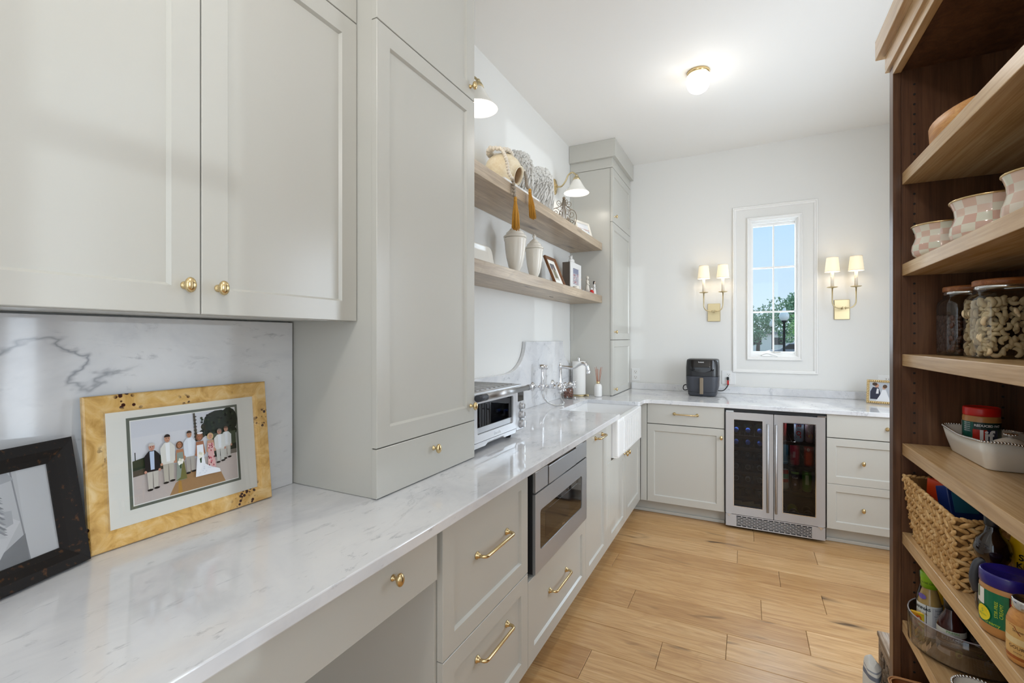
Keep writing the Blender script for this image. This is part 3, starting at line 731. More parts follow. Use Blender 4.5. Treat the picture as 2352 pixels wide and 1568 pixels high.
for x0, x1, gx0, gx1, hx in ((fx0, .1705, -.083, .105, .1345), (.1745, fx1, .228, .424, .186)):
    mb = MB(); o_ = rrect(x0, x1, .112, .857, .003); i_ = rrect(gx0, gx1, .172, .806, .004)
    plate_hole(mb, 'y', FY, o_, i_, .042, .042); d = mb.build('fridge_door', 'stainless', fr)
    picture_frame(gx0 - .003, gx1 + .003, .169, .809, FY - .0002, [(0, 0), (.001, .002), (.005, .002), (.005, -.006)], 'silver', 'door_bead', d)
    MB().box(gx0, gx1, FY + .012, FY + .016, .172, .806).build('door_glass', 'fridge_glass', d)
    mb = MB(); mb.tube([(hx, FY - .036, .118 + .05), (hx, FY - .036, .79)], .0085, 12); hd = mb
    for z in (.21, .74): hd.tube([(hx, FY - .036, z), (hx, FY, z)], .006, 8)
    hd.build('handle', 'stainless', d)
# vent grille: real slots between narrow bars
mb = MB(); vx0, vx1, vz0, vz1 = -.065, .402, .030, .102
mb.box(fx0, vx0, FY, FY + .012, .022, .109).box(vx1, fx1, FY, FY + .012, .022, .109).box(vx0, vx1, FY, FY + .012, .022, vz0).box(vx0, vx1, FY, FY + .012, vz1, .109)
nr = 7; rh = (vz1 - vz0) / nr
for i in range(nr):
    z = vz0 + rh * i
    if i: mb.box(vx0, vx1, FY, FY + .010, z - .0022, z + .0022)
    k = 0; x = vx0 + (.016 if i % 2 else 0)
    while x < vx1:
        if x > vx0: mb.box(max(vx0, x - .003), min(vx1, x + .003), FY, FY + .010, z, z + rh)
        x += .034
vent = mb.build('vent_grille', 'stainless', fr)
MB().box(vx0, vx1, FY + .0125, FY + .03, .024, .108).build('vent_backing', 'black_plastic', fr)
for xx in (fx0 + .022, fx1 - .025):
    MB().box(xx - .016, xx + .016, FY - .006, FY + .01, .107, .1115).box(xx - .004, xx + .004, FY - .003, FY + .005, .092, .107).build('hinge', 'silver', fr)
    MB().box(xx - .02, xx + .03, FY + .004, FY + .02, .8575, .867).build('top_hinge', 'silver', fr)
# shelves in the fridge
def rack(x0, x1, z, front_m):
    mb = MB(); mb.box(x0, x1, FY + .07, FY + .082, z - .016, z + .006)
    mb.build('rack_front', front_m, fr)
    mb = MB()
    for k in range(9): xx = x0 + .006 + (x1 - x0 - .012) * k / 8; mb.tube([(xx, FY + .08, z), (xx, YB - .065, z)], .0022, 6)
    mb.build('rack_wires', 'black_paint', fr)
mat('rack_wood', '#2c1d13', .5)
RZ = [.715, .625, .535, .445, .355, .265]
for z in RZ: rack(fx0 + .021, .159, z - .042, 'rack_wood')
for z in (.655, .485, .305): rack(.187, fx1 - .021, z, 'black_plastic')
lamp('fridge_fill', 'AREA', (.02, FY + .12, .852), (0, 0, 0), 1.4, (.8, .9, 1), .16, .05)  # unseen fill lamps, added to brighten the fridge contents
lamp('fridge_fill', 'AREA', (.325, FY + .12, .852), (0, 0, 0), 2.4, (.9, .95, 1), .2, .05)
# bottles lying with their ends to the door
mat('foil_blue', '#3d63c8', .35); mat('foil_black', '#17171a', .3); mat('bottle_dark', '#101513', .08); mat('cap_grey', '#8d8f94', .35)
rown = ['top', 'second', 'third', 'fourth', 'fifth', 'sixth']; coln = ['left', 'middle', 'right']
for r_, z in enumerate(RZ):
    for c_, x in enumerate((-.079, .0, .078)):
        x += .010
        lk_ = {0: 'blue', 1: 'blue'}.get(r_, 'silver-ringed' if r_ in (3, 4) else 'black')
        bt = thing('wine_bottle', f'dark wine bottle with {lk_} end, {coln[c_]} one of the {rown[r_]} rack in the fridge', 'bottle', (x, FY + .09, z), 0, 'wine bottles lying in the fridge')
        zc = z + .012 - .016
        if r_ < 2:
            inst('bottle_neck', lambda: MB().lathe([(.0, -.30), (.037, -.298), (.038, -.12), (.034, -.1), (.016, -.06), (.0145, -.02), (.0145, 0)], (0, 0, 0), 18), 'glass_body', M['bottle_dark'], bt, (x, FY + .095, zc), (PI / 2, 0, 0))
            inst('bottle_foil', lambda: MB().lathe([(.0155, -.05), (.0155, -.002), (.0145, 0), (0, 0)], (0, 0, 0), 18), 'foil', M['foil_blue'], bt, (x, FY + .0945, zc), (PI / 2, 0, 0))
            bt['label'] = f'wine bottle with blue foil neck, {coln[c_]} one of the {rown[r_]} rack in the fridge'
        elif r_ in (3, 4):
            inst('bottle_neck', None, 'glass_body', M['bottle_dark'], bt, (x, FY + .095, zc), (PI / 2, 0, 0))
            inst('bottle_ring', lambda: MB().lathe([(.012, -.03), (.0175, -.03), (.0175, 0), (.0145, .001), (.013, -.001), (.012, -.03)], (0, 0, 0), 18, cap=False), 'foil', M['cap_grey'], bt, (x, FY + .0940, zc), (PI / 2, 0, 0))
            bt['label'] = f'wine bottle with silver-ringed neck, {coln[c_]} one of the {rown[r_]} rack in the fridge'
        else:
            inst('bottle_neck', None, 'glass_body', M['bottle_dark'], bt, (x, FY + .095, zc), (PI / 2, 0, 0))
            inst('bottle_cap', lambda: MB().lathe([(.0150, -.05), (.0150, -.002), (.0135, 0), (.011, 0), (.010, -.0015), (.005, -.0015), (.004, 0), (0, 0)], (0, 0, 0), 18), 'foil', M['foil_black'], bt, (x, FY + .0945, zc), (PI / 2, 0, 0))
            inst('bottle_stamp', lambda: MB().tube([(.0085 * math.cos(a), .0085 * math.sin(a), 0) for a in [2 * PI * k / 16 for k in range(16)]], .0011, 6, True).tube([(.0035 * math.cos(a), .0035 * math.sin(a), 0) for a in [2 * PI * k / 10 for k in range(10)]], .0011, 6, True), 'stamp', M['silver'], bt, (x, FY + .0942, zc), (PI / 2, 0, 0))
            bt['label'] = f'wine bottle with black stamped foil, {coln[c_]} one of the {rown[r_]} rack in the fridge'
# corks and cartons lying on the floor of the left half
mat('cork', '#b08a4e', .7); mat('cream_box', '#cfc7a0', .5)
for i, (x, z, rot, wd, m_, lb) in enumerate(((-.066, .158, .0, .075, 'cream_box', 'pale flat carton leaning at the left in the fridge bottom'), (-.060, .128, 0., .08, 'cream_box', 'pale flat carton lying lowest at the left in the fridge bottom'),
        (.012, .150, .22, .08, 'cream_box', 'pale carton propped in the middle of the fridge bottom'), (.058, .136, .18, .075, 'cream_box', 'pale carton propped at the right in the fridge bottom'), (.070, .121, .05, .07, 'cork', 'cork-brown carton at the right corner of the fridge bottom'))):
    o = MB().box(-wd / 2, wd / 2, -.05, .05, -.010, .010, .002).build('carton', m_); o.location = (x, FY + .105 + .012 * i, z); o.rotation_euler = (0, -rot, 0)
    tag(o, lb, 'carton', 'cartons in the fridge bottom')
# cans in the right half
def can(x, z, body, label, polys=(), txt=(), r=.029, h=.148, y=None, tiltz=0., lying=False, slim=True):
    y = y if y is not None else FY + .12
    t_ = thing('drink_can', label, 'can', (x, y, z), tiltz, 'drink cans in the fridge')
    if lying: t_.rotation_euler = (PI / 2 - .05, 0, tiltz); t_.location = (x, y, z + r)
    nm = 'can_paint_' + body.lstrip('#')
    mat(nm, body, .28, .35)
    MB().lathe([(r * .78, 0), (r * .86, .003), (r, .011), (r, h - .016), (r * .84, h - .005)], (0, 0, 0), 22, cap=True).build('can_body', nm, t_, local=True)
    MB().lathe([(r * .84, 0), (r * .88, .003), (r * .86, .0055), (r * .80, .0055), (r * .76, .002), (0, .002)], (0, 0, h - .005), 22).lathe([(r * .3, 0), (r * .3, .002), (r * .15, .002), (r * .15, .0)], (r * .1, 0, h - .003), 12).build('can_end', 'can_silver', t_, local=True)
    mm = Matrix(((1, 0, 0, 0), (0, 0, -1, 0), (0, 1, 0, 0), (0, 0, 0, 1)))   # print plane facing -y
    fd = math.atan2(x - 0, y)  # turn the print to the viewer's side
    mm = Matrix.Rotation(-fd * .7 + .0, 4, 'Z') @ mm
    if polys: flat_print('can_print', mm, [([(a, b_ * h) for a, b_ in p], c) for p, c in polys], t_, wrap=r, base=.0003)
    for s_, size, yy, col, rot in txt:
        m3 = mm
        cu = text(s_, size, Matrix.Identity(4), col, t_, 'lettering', sx=1., bold=size * .03)
        for v in cu.data.vertices:
            px, py = v.co.x, v.co.y
            if rot: px, py = -v.co.y, v.co.x
            a = px / r; v.co = m3 @ Vector(((r + .0009) * math.sin(a), py + yy * h, (r + .0009) * math.cos(a)))
    return t_
mat('ink_red', '#c51824', .4); mat('ink_white', '#f2f2f2', .4); mat('ink_black', '#111111', .4); mat('ink_green', '#4d9a2f', .4); mat('ink_navy', '#15204e', .4); mat('ink_grey', '#a7aab0', .4); mat('ink_yellowgreen', '#b9d22a', .4)
z3, z2, z1_ = .6615, .4915, .3115
can(.236, z3, '#6d1518', 'dark red slim can at the left of the top fridge shelf', [(rect(-.012, .25, .02, .8), '#a2262a')], h=.14, r=.024)
can(.335, z3, '#a9c3dc', 'pale blue slim can with big red letters upright along it', [(rect(-.05, .82, .05, .9), '#3f62a5')], [('LOVE', .040, .5, 'ink_red', 1)], r=.030)
can(.398, z3, '#b9a0a8', 'pinkish grey can with a red and yellow fruit on it', [(ell(.004, .36, .020, .16, 16), '#c5242a'), (ell(.010, .30, .014, .10, 12), '#e7c560')], [('PEACH', .018, .68, 'ink_white', 1)], r=.026)
can(.244, z2, '#5aa5c6', 'light blue can at the left of the middle fridge shelf', [(rect(-.04, .1, .04, .16), '#9fd0e2')], r=.026, h=.16)
can(.310, z2, '#c8405c', 'raspberry pink can in the middle of the middle fridge shelf', [([(-.012, .35), (.004, .3), (.012, .62), (-.002, .72)], '#d9a9b2')], r=.030, h=.16)
can(.396, z2, '#b92a1c', 'red orange can at the right of the middle fridge shelf', [([(-.02, .1), (.02, .1), (.006, .62), (-.008, .62)], '#e24a22'), (ell(-.004, .75, .009, .08, 8), '#e8d9cf')], r=.031, h=.16)
can(.246, z1_, '#c9d3c2', 'red green and white striped can on the lower fridge shelf', [([(-.03, .7), (.03, .8), (.03, .95), (-.03, .95)], '#c02a20'), ([(-.03, .35), (.03, .25), (.03, .5), (-.03, .6)], '#c9302a'), ([(-.03, .55), (.03, .62), (.03, .75), (-.03, .65)], '#6fae86')], r=.027)
can(.312, z1_, '#2a1e3a', 'dark purple can with white scrawled letters on the lower fridge shelf', [(rect(-.03, .80, .03, .9), '#8fbf6a'), (ell(.0, .3, .008, .06, 8), '#d8d0e0')], [('Crush', .015, .62, 'ink_white', 0)], r=.028)
can(.384, z1_, '#5fa53a', 'bright green can beside the grey bag on the lower fridge shelf', [([(-.01, .35), (.012, .3), (.004, .8), (-.012, .78)], '#cfe2b4')], r=.030)
can(.300, .112, '#b5bf2f', 'yellow green can lying with its silver end to the door', r=.033, h=.12, lying=True, y=FY + .225)
can(.392, .112, '#2a1a12', 'brown can lying with its end to the door at the right', r=.030, h=.12, lying=True, y=FY + .24)
can(.226, .112, '#2a1a12', 'brown can lying half hidden at the left of the fridge bottom', r=.030, h=.12, lying=True, y=FY + .27)
mb = MB(); rr = []
for i in range(7):
    z = z1_ + .002 + .135 * i / 6; rr.append([(.408 + .036 * math.cos(a) * (1 - .3 * abs(i - 3) / 6), FY + .19 + .03 * math.sin(a) * (.5 + .5 * math.sin(i)), z + .008 * math.sin(3 * a)) for a in [2 * PI * k / 14 for k in range(14)]])
mb.grid(rr, closed_u=True); mb.poly(rr[0][::-1]); mb.poly(rr[-1]); tag(mb.build('snack_bag', 'cap_grey'), 'crumpled grey plastic bag behind the green can in the fridge', 'bag')

# ---------------------------------------------------------------- ceiling lamps
def ceiling_lamp(x, y, label):
    t_ = thing('ceiling_light', label, 'lamp', (x, y, ZC), 0, 'flush ceiling lamps')
    MB().lathe([(.066, 0), (.068, -.004), (.066, -.016), (.060, -.022)], (0, 0, 0), 32).build('brass_base', 'brass', t_, local=True)
    prof = [(.058, -.018)]
    for i in range(5): z = -.024 - .009 * i; prof += [(.0655 + .0006 * i, z), (.069 + .0006 * i, z - .004), (.0655 + .0006 * i, z - .008)]
    prof += [(.068, -.072), (.064, -.092), (.052, -.112), (.032, -.126), (.012, -.131), (0, -.1315)]
    MB().lathe(prof, (0, 0, 0), 32, cap=False).build('glass_globe', 'lamp_globe', t_, local=True)
    return t_
for (lx, ly), lb in zip(LIGHTS, ('small brass flush ceiling lamp with a ribbed glass globe nearest the window', 'small brass flush ceiling lamp above the desk end', 'unseen brass flush ceiling lamp added behind the viewer')):
    c_ = ceiling_lamp(lx, ly, lb)
    c_.children[1].visible_shadow = True

# ---------------------------------------------------------------- double sconces beside the window
def sconce(x, label):
    t_ = thing('wall_sconce', label, 'lamp', (x, YB, 1.63), 0, 'double sconces beside the window')
    MB().box(-.052, .052, -.016, 0, -.082, .077, .003).build('back_plate', 'antique_brass', t_, local=True)
    yo = -.105
    mb = MB(); mb.tube([(0, -.012, .005), (0, yo + .004, .005)], .006, 10)
    for s in (-1, 1): mb.ball((s * .009, yo, .005), (.006, .011, .011), 10, 6)
    mb.build('arm_hub', 'antique_brass', t_, local=True)
    for s in (-1, 1):
        pth = [(s * .01, yo, .005), (s * .03, yo, .005)] + [(s * (.030 + .047 * math.sin(a)), yo, .005 + .052 * (1 - math.cos(a))) for a in [PI / 2 * k / 8 for k in range(1, 9)]] + [(s * .077, yo, .165)]
        a_ = MB().tube(pth, .0046, 10).build('arm', 'antique_brass', t_, local=True)
        MB().lathe([(.006, -.008), (.008, -.002), (.030, .0), (.038, .004), (.037, .0055), (.012, .003), (0, .003)], (s * .077, yo, .168), 24).build('drip_pan', 'antique_brass', a_, local=True)
        MB().lathe([(.0115, 0), (.0115, .125)], (s * .077, yo, .172), 16).build('candle_sleeve', 'candle_ivory', a_, local=True)
        MB().lathe([(.0505, 0), (.0395, .112)], (s * .077, yo, .294), 28, cap=False).build('shade', 'lit_shade', a_, local=True)
        MB().ball((s * .077, yo, .325), (.013, .013, .022)).build('bulb', 'lit_bulb', a_, local=True)
        mb = MB(); mb.lathe([(.051, 0), (.0516, .003), (.0508, .005)], (s * .077, yo, .293), 28, cap=False); mb.lathe([(.0402, 0), (.0404, .004), (.0396, .006)], (s * .077, yo, .402), 28, cap=False); mb.build('shade_rim', 'candle_ivory', a_, local=True)
        lamp('sconce_lamp', 'POINT', (x + s * .077, YB + yo, 1.63 + .325), (0, 0, 0), .55, (1, .90, .72), .02)
    return t_
sconce(-.2585, 'brass double sconce with cream shades left of the window')
sconce(.6835, 'brass double sconce with cream shades right of the window')

# ---------------------------------------------------------------- gooseneck lamps over the floating shelves
def gooseneck(y, label):
    t_ = thing('gooseneck_lamp', label, 'lamp', (XL, y, 2.61), 0, 'gooseneck wall lamps over the shelves')
    MB().lathe([(.052, 0), (.052, .006), (.046, .013), (.02, .017), (.014, .026)], (0, 0, 0), 28, (1, 0, 0), sx=1.22, sy=.85).build('back_plate', 'brass', t_, local=True)
    pth = bez([(.012, 0, 0), (.06, 0, -.004), (.095, 0, .03), (.118, 0, .075), (.150, 0, .092), (.178, 0, .072), (.186, 0, .042)], 40)
    MB().tube(pth, .0062, 10).build('arm', 'antique_brass', t_, local=True)
    MB().lathe([(.018, 0), (.026, -.014), (.030, -.026)], (.187, 0, .052), 20).lathe([(.010, 0), (.012, .012), (.008, .02)], (.187, 0, .05), 16).build('shade_holder', 'antique_brass', t_, local=True)
    sh = MB().lathe([(.028, 0), (.038, -.018), (.056, -.050), (.078, -.080), (.096, -.098), (.098, -.102)], (.187, 0, .026), 32, cap=False)
    sh.build('glass_shade', 'lit_glass', t_, local=True)
    MB().ball((.187, 0, -.035), (.024, .024, .034)).build('bulb', 'lit_bulb', t_, local=True)
    lamp('gooseneck_bulb', 'POINT', (XL + .187, y, 2.61 - .045), (0, 0, 0), 3.0, (1, .94, .84), .03)
b = mat('lit_glass', '#eeece6', .15, emit=.05, ecol='#fff4dc', sss=.0)
gooseneck(1.985, 'brass gooseneck lamp half hidden behind the tall cabinet')
gooseneck(3.483, 'brass gooseneck lamp with a bell shade beside the far hutch')

# ---------------------------------------------------------------- wall sockets
def outlet(x, label, wide=.075, two=False):
    t_ = thing('wall_outlet', label, 'outlet', (x, YB, 1.052), 0, 'white wall sockets')
    MB().box(-wide / 2, wide / 2, -.006, 0, -.06, .06, .003, 2).build('cover_plate', 'white_plastic', t_, local=True)
    for z in (-.026, .026):
        s_ = MB().box(-.018, .018, -.0075, -.005, z - .017, z + .017, .003).build('socket', 'white_ceramic', t_, local=True)
        MB().box(-.009, -.0065, -.0079, -.007, z - .002, z + .009).box(.0065, .009, -.0079, -.007, z - .002, z + .007).box(-.003, .003, -.0079, -.007, z - .012, z - .007).build('slots', 'black_plastic', s_, local=True)
    return t_
outlet(-.950, 'white wall socket beside the far hutch'); outlet(-.140, 'white wall socket behind the air fryer', .11); outlet(.975, 'white wall socket at the right behind the gold frame', .12)
# ---------------------------------------------------------------- framed pictures on the desk end
def frame_rings(mb, w, h, prof):
    """mitred frame in the plane x (right) z (up), looking along -y; prof = (distance inwards, height)"""
    mb.grid([[(-w / 2 + d, -t_, d), (w / 2 - d, -t_, d), (w / 2 - d, -t_, h - d), (-w / 2 + d, -t_, h - d)] for d, t_ in prof], smooth=False, closed_u=True)
def picture(name, label, loc, rotz, lean, w, h, bar, m, depth=.018, prof=None, cat='picture frame', group=None):
    t_ = thing(name, label, cat, loc, 0, group); t_.rotation_euler = (-lean, 0, rotz); t_.rotation_mode = 'XYZ'
    prof = prof or [(0, 0), (0, depth - .002), (.002, depth), (bar - .004, depth * .85), (bar, depth * .6), (bar, .004)]
    mb = MB(); frame_rings(mb, w, h, prof); mb.build('frame', m, t_, local=True)
    MB().box(-w / 2 + .002, w / 2 - .002, -.004, -.0005, .002, h - .002).build('backing', 'black_paint', t_, local=True)
    return t_
XZ = Matrix(((1, 0, 0, 0), (0, 0, -1, 0), (0, 1, 0, 0), (0, 0, 0, 1)))      # print plane (x right, y up) to the picture's own plane
# the wide burl frame: foot at x -1.299, leaning on the splashback; facing the aisle (+x)
bw, bh = .440, .350
t1 = picture('picture_frame', 'wide burl-wood picture frame with a wedding group photo leaning on the splashback', (-1.296, .714, ZT + .001), PI / 2, math.asin(.034 / bh), bw, bh, .040, 'burl_wood', .016,
             [(0, 0), (0, .010), (.003, .013), (.030, .013), (.036, .011), (.042, .006), (.042, .003)])
mt = MB().box(-bw / 2 + .038, bw / 2 - .038, -.0062, -.004, .038, bh - .038).build('mat_board', 'mat_board', t1, local=True)
pw, ph = .252, .198; px0, pz0 = -.157 + .0, .084
mm = Matrix.Translation((.0, -.0063, pz0)) @ XZ
P = []
px0 = -pw / 2 - .004
def R(x0, y0, x1, y1): return [(px0 + pw * a, ph * b_) for a, b_ in rect(x0, y0, x1, y1)]
def PL(*p): return [(px0 + pw * a, ph * b_) for a, b_ in p]
def EL(cx, cy, rx, ry, n=12, rot=0): return [(px0 + pw * a, ph * b_) for a, b_ in ell(cx, cy, rx, ry, n, rot)]
P += [(R(-.035, -.045, 1.035, 1.045), '#6b7064'), (R(-.008, -.012, 1.008, 1.012), '#f2f1ec'), (R(0, 0, 1, 1), '#dcdde3'), (R(0, .55, 1, .8), '#e3e3e7'),
      (PL((0, 0), (1, 0), (1, .36), (.55, .40), (0, .35)), '#cfc3bd'), (PL((.30, 0), (.86, 0), (.80, .20), (.52, .26), (.36, .14)), '#b08a60'),
      (PL((.38, 0), (.42, 0), (.41, .2), (.39, .2)), '#c09248')]
P += [(PL((0, .40), (.28, .43), (.28, .52), (.17, .56), (0, .52)), '#39432f'), (PL((0, .33), (.3, .36), (.3, .43), (0, .40)), '#5f5546'), (R(.02, .52, .028, .62), '#3a3f3a')]
# dark tree at the right, palm trunk
for cx, cy, rx, ry in ((.82, .86, .16, .14), (.93, .84, .1, .18), (.72, .80, .09, .07), (.67, .72, .06, .05), (.78, .72, .1, .05), (.90, .68, .12, .08), (.63, .68, .04, .03)):
    P.append((EL(cx, cy, rx, ry, 14), '#20291c'))
rr = random.Random(5)
for k in range(40):
    P.append((EL(.64 + rr.random() * .34, .66 + rr.random() * .3, .014, .016, 7), '#2f3b27' if k % 2 else '#161d12'))
P += [(R(.74, .42, 1, .68), '#4b5440'), (R(.74, .36, 1, .5), '#2f352a'), (R(.86, .36, 1, .42), '#7f766b'), (PL((.565, .62), (.59, .62), (.575, 1), (.555, 1)), '#5d5548')]
for k in range(8): P.append((R(.556, .63 + k * .045, .588, .642 + k * .045), '#3a352c'))
def man(x, top, foot, wd, jacket, shirt, pants, hair, skin, tie=None, open_=True):
    h_ = top - foot; q = []
    q += [(PL((x - wd * .42, foot + .02), (x - wd * .05, foot + .02), (x, foot + h_ * .47), (x - wd * .5, foot + h_ * .47)), pants), (PL((x + wd * .05, foot + .03), (x + wd * .42, foot + .03), (x + wd * .5, foot + h_ * .47), (x, foot + h_ * .47)), pants)]
    q += [(EL(x - wd * .28, foot + .012, wd * .26, .014, 8), '#241d18'), (EL(x + wd * .3, foot + .022, wd * .26, .014, 8), '#241d18')]
    q += [(PL((x - wd * .62, foot + h_ * .40), (x + wd * .62, foot + h_ * .40), (x + wd * .66, foot + h_ * .74), (x + wd * .28, foot + h_ * .84), (x - wd * .28, foot + h_ * .84), (x - wd * .66, foot + h_ * .74)), jacket)]
    q += [(PL((x - wd * .16, foot + h_ * .44), (x + wd * .16, foot + h_ * .44), (x + wd * .2, foot + h_ * .83), (x - wd * .2, foot + h_ * .83)), shirt)]
    q += [(EL(x - wd * .6, foot + h_ * .41, wd * .12, .018, 8), skin), (EL(x + wd * .6, foot + h_ * .41, wd * .12, .018, 8), skin)]
    q += [(EL(x, top - h_ * .075, wd * .27, h_ * .085, 12), skin), (PL(*[(x + wd * .28 * math.cos(a), top - h_ * .05 + h_ * .06 * math.sin(a)) for a in [PI * k / 8 for k in range(9)]]), hair)]
    q += [(EL(x - wd * .1, top - h_ * .075, wd * .035, .006, 6), '#2a1a14'), (EL(x + wd * .1, top - h_ * .075, wd * .035, .006, 6), '#2a1a14'), (PL((x - wd * .1, top - h_ * .118), (x + wd * .1, top - h_ * .118), (x, top - h_ * .13)), '#8a4a40')]
    return q
def woman(x, top, foot, wd, dress, hair, skin, bouquet=None, hem=1.0, pattern=None):
    h_ = top - foot; q = []
    q += [(EL(x, top - h_ * .09, wd * .40, h_ * .10, 12), hair), (PL((x - wd * .55, foot + h_ * .50), (x - wd * .38, foot + h_ * .80), (x + wd * .38, foot + h_ * .80), (x + wd * .55, foot + h_ * .50), (x + wd * .35, foot + h_ * .46), (x - wd * .35, foot + h_ * .46)), skin)]
    q += [(PL((x - wd * .55 * hem, foot), (x + wd * .6 * hem, foot), (x + wd * .36, foot + h_ * .45), (x + wd * .34, foot + h_ * .72), (x - wd * .34, foot + h_ * .72), (x - wd * .36, foot + h_ * .45)), dress)]
    q += [(EL(x, top - h_ * .09, wd * .24, h_ * .078, 12), skin), (EL(x - wd * .09, top - h_ * .08, wd * .03, .005, 6), '#2a1a14'), (EL(x + wd * .09, top - h_ * .08, wd * .03, .005, 6), '#2a1a14'), (PL((x - wd * .1, top - h_ * .12), (x + wd * .1, top - h_ * .12), (x, top - h_ * .135)), '#a04a48')]
    if pattern:
        for k in range(26): q.append((EL(x + (rr.random() - .5) * wd * .7, foot + rr.random() * h_ * .7, wd * .07, .013, 7), pattern[k % len(pattern)]))
    if bouquet:
        q += [(PL((x - wd * .12, foot + h_ * .42), (x + wd * .12, foot + h_ * .42), (x + wd * .08, foot + h_ * .30), (x - wd * .06, foot + h_ * .30)), '#33492c')]
        for k in range(9): q.append((EL(x + wd * .3 * math.cos(k * 2.4) * (.3 + k / 12), foot + h_ * .48 + .035 * math.sin(k * 2.4) * (.3 + k / 12), wd * .12, .02, 8), '#f3f1e6' if k % 3 else '#dcd9c4'))
    return q
P += man(.890, .755, .30, .085, '#dfe0dd', '#eceef0', '#cfcbc2', '#6a4a38', '#c99a80') + man(.815, .735, .27, .09, '#e0e0dc', '#eef0f2', '#d3d0c8', '#8a7a6c', '#c0907a')
P += man(.505, .775, .22, .09, '#d9dee6', '#e2e7ee', '#b9b2a8', '#3a2a20', '#b98668') + woman(.715, .70, .22, .085, '#d9aaa8', '#c7a878', '#c49478', None, .9, ['#a8404c', '#c25a66', '#e6ccc6', '#7c2c38'])
P += woman(.405, .66, .165, .085, '#8b9488', '#6a452c', '#b07a58', True, .95) + [(PL((.36, .17), (.46, .17), (.44, .40), (.42, .36), (.40, .2)), '#6d6a3a')]
P += man(.295, .775, .165, .10, '#d7d5cd', '#e8eaea', '#b7b0a2', '#2e221b', '#c08f74')
P += man(.155, .70, .125, .10, '#1f1a19', '#b9c6dd', '#c0bab0', '#c9c3bd', '#c08c78')
P += woman(.600, .73, .155, .095, '#eceef3', '#7a5238', '#a26a4c', True, 1.1) + [(PL((.56, .16), (.80, .15), (.79, .20), (.70, .25), (.63, .32)), '#e6e9ef'), (EL(.605, .725, .03, .015, 10), '#e3dfe0')]
for k in range(12): P.append((EL(.57 + rr.random() * .16, .17 + rr.random() * .1, .010, .006, 6), '#d3d8e2'))
flat_print('photo', mm, P, t1, .00003)
MB().box(-bw / 2 + .042, bw / 2 - .042, -.0092, -.0088, .042, bh - .042).build('glazing', 'frame_glass', t1, local=True)
# the dark frame, turned a little towards the viewer
dx, dy = (-1.272 + 1.303), -(.492 - .349)
ang = math.atan2(.143, -.047)
dw_, dh_ = .36, .268
rc = Vector((-1.286, .4855, ZT + .001)); dirv = Vector((math.cos(ang), math.sin(ang), 0))
ctr = rc - dirv * (dw_ / 2)
t2 = picture('picture_frame', 'dark stained picture frame with a black and white portrait at the left desk end', ctr, ang, .19, dw_, dh_, .046, 'ebony_frame', .022,
             [(0, 0), (0, .018), (.003, .022), (.020, .020), (.034, .013), (.046, .009), (.046, .003)])
pw, ph = dw_ - .088, dh_ - .088; px0 = -pw / 2
G = [(R(0, 0, 1, 1), '#c3c4c6'), (R(.80, 0, 1, 1), '#cdced0'), (PL((.80, 0), (.81, 0), (.77, 1), (.76, 1)), '#8b8c90'), (PL((.35, .8), (.78, .9), (.74, 1), (.3, 1)), '#a7a8ac'),
     (PL((0, 0), (.80, 0), (.80, .30), (.60, .12), (.4, .05)), '#77787c'), (PL((.1, .0), (.55, 0), (.62, .35), (.58, .66), (.40, .72), (.2, .65)), '#dcdcdd'),
     (PL((.50, .02), (.62, .08), (.78, .44), (.72, .52), (.60, .40), (.50, .2)), '#d2d2d4'), (PL((.58, .62), (.74, .58), (.74, .44), (.66, .40), (.60, .45)), '#aeafb3'),
     (EL(.42, .78, .17, .17, 18), '#b9b9bb')]
for k in range(16):
    a = .9 - k * .028
    G.append((PL((.20, a), (.45, a + .02), (.66, a - .10), (.70, a - .17), (.66, a - .155), (.45, a + .002), (.20, a - .018)), ['#7e7f83', '#a8a9ad', '#909195', '#c9cacc'][k % 4]))
G += [(EL(.40, .70, .10, .12, 16), '#c8c8ca'), (EL(.37, .72, .012, .008, 8), '#55565a'), (EL(.44, .72, .012, .008, 8), '#55565a'), (PL((.37, .63), (.43, .63), (.40, .615)), '#84858a')]
mmd = Matrix.Translation((0, -.0047, .044)) @ XZ
flat_print('photo', mmd, G, t2, .00003)
text('s', .02, mmd @ Matrix.Translation((-pw / 2 + pw * .36, ph * .33, .0012)), 'black_plastic', t2)
MB().box(-dw_ / 2 + .046, dw_ / 2 - .046, -.0082, -.0078, .046, dh_ - .046).build('glazing', 'frame_glass', t2, local=True)

# ---------------------------------------------------------------- toaster oven
ov = thing('toaster_oven', 'brushed steel toaster oven with three dials on the worktop beyond the tall cabinet', 'oven', (-1.17, 1.895, ZT + .001))
ox0, ox1, oy0, oy1, oz0, oz1 = -1.335, -1.0, 1.635, 2.128, ZT + .022, ZT + .252
MB().box(ox0, ox1 - .014, oy0, oy1, oz0, oz1, .006, 2).build('body', 'stainless', ov)
mb = MB()
for k in range(11): yy = oy0 + .03 + k * (oy1 - oy0 - .06) / 10; mb.box(ox0 + .03, ox1 - .05, yy - .012, yy + .012, oz1 - .001, oz1 + .003, .0015)
mb.build('top_rack_ribs', 'stainless', ov)
wallp = mat('oven_white', '#e2e3e6', .25, .35)
gy0, gy1, gz0, gz1 = oy0 + .03, 2.000, ZT + .078, ZT + .208
mb = MB(); plate_hole(mb, 'x', ox1, rrect(oy0 + .006, 2.034, ZT + .046, oz1 - .006, .006), rrect(gy0, gy1, gz0, gz1, .01), .014, .010); od = mb.build('door', wallp, ov)
MB().box(ox1 - .012, ox1 - .009, gy0 - .005, gy1 + .005, gz0 - .005, gz1 + .005).build('door_glass', 'oven_glass', od)
MB().box(ox1 - .0085, ox1 - .0078, gy0 + .002, gy1 - .002, gz0 + .002, gz0 + .026).build('lower_strip', 'stainless', od)
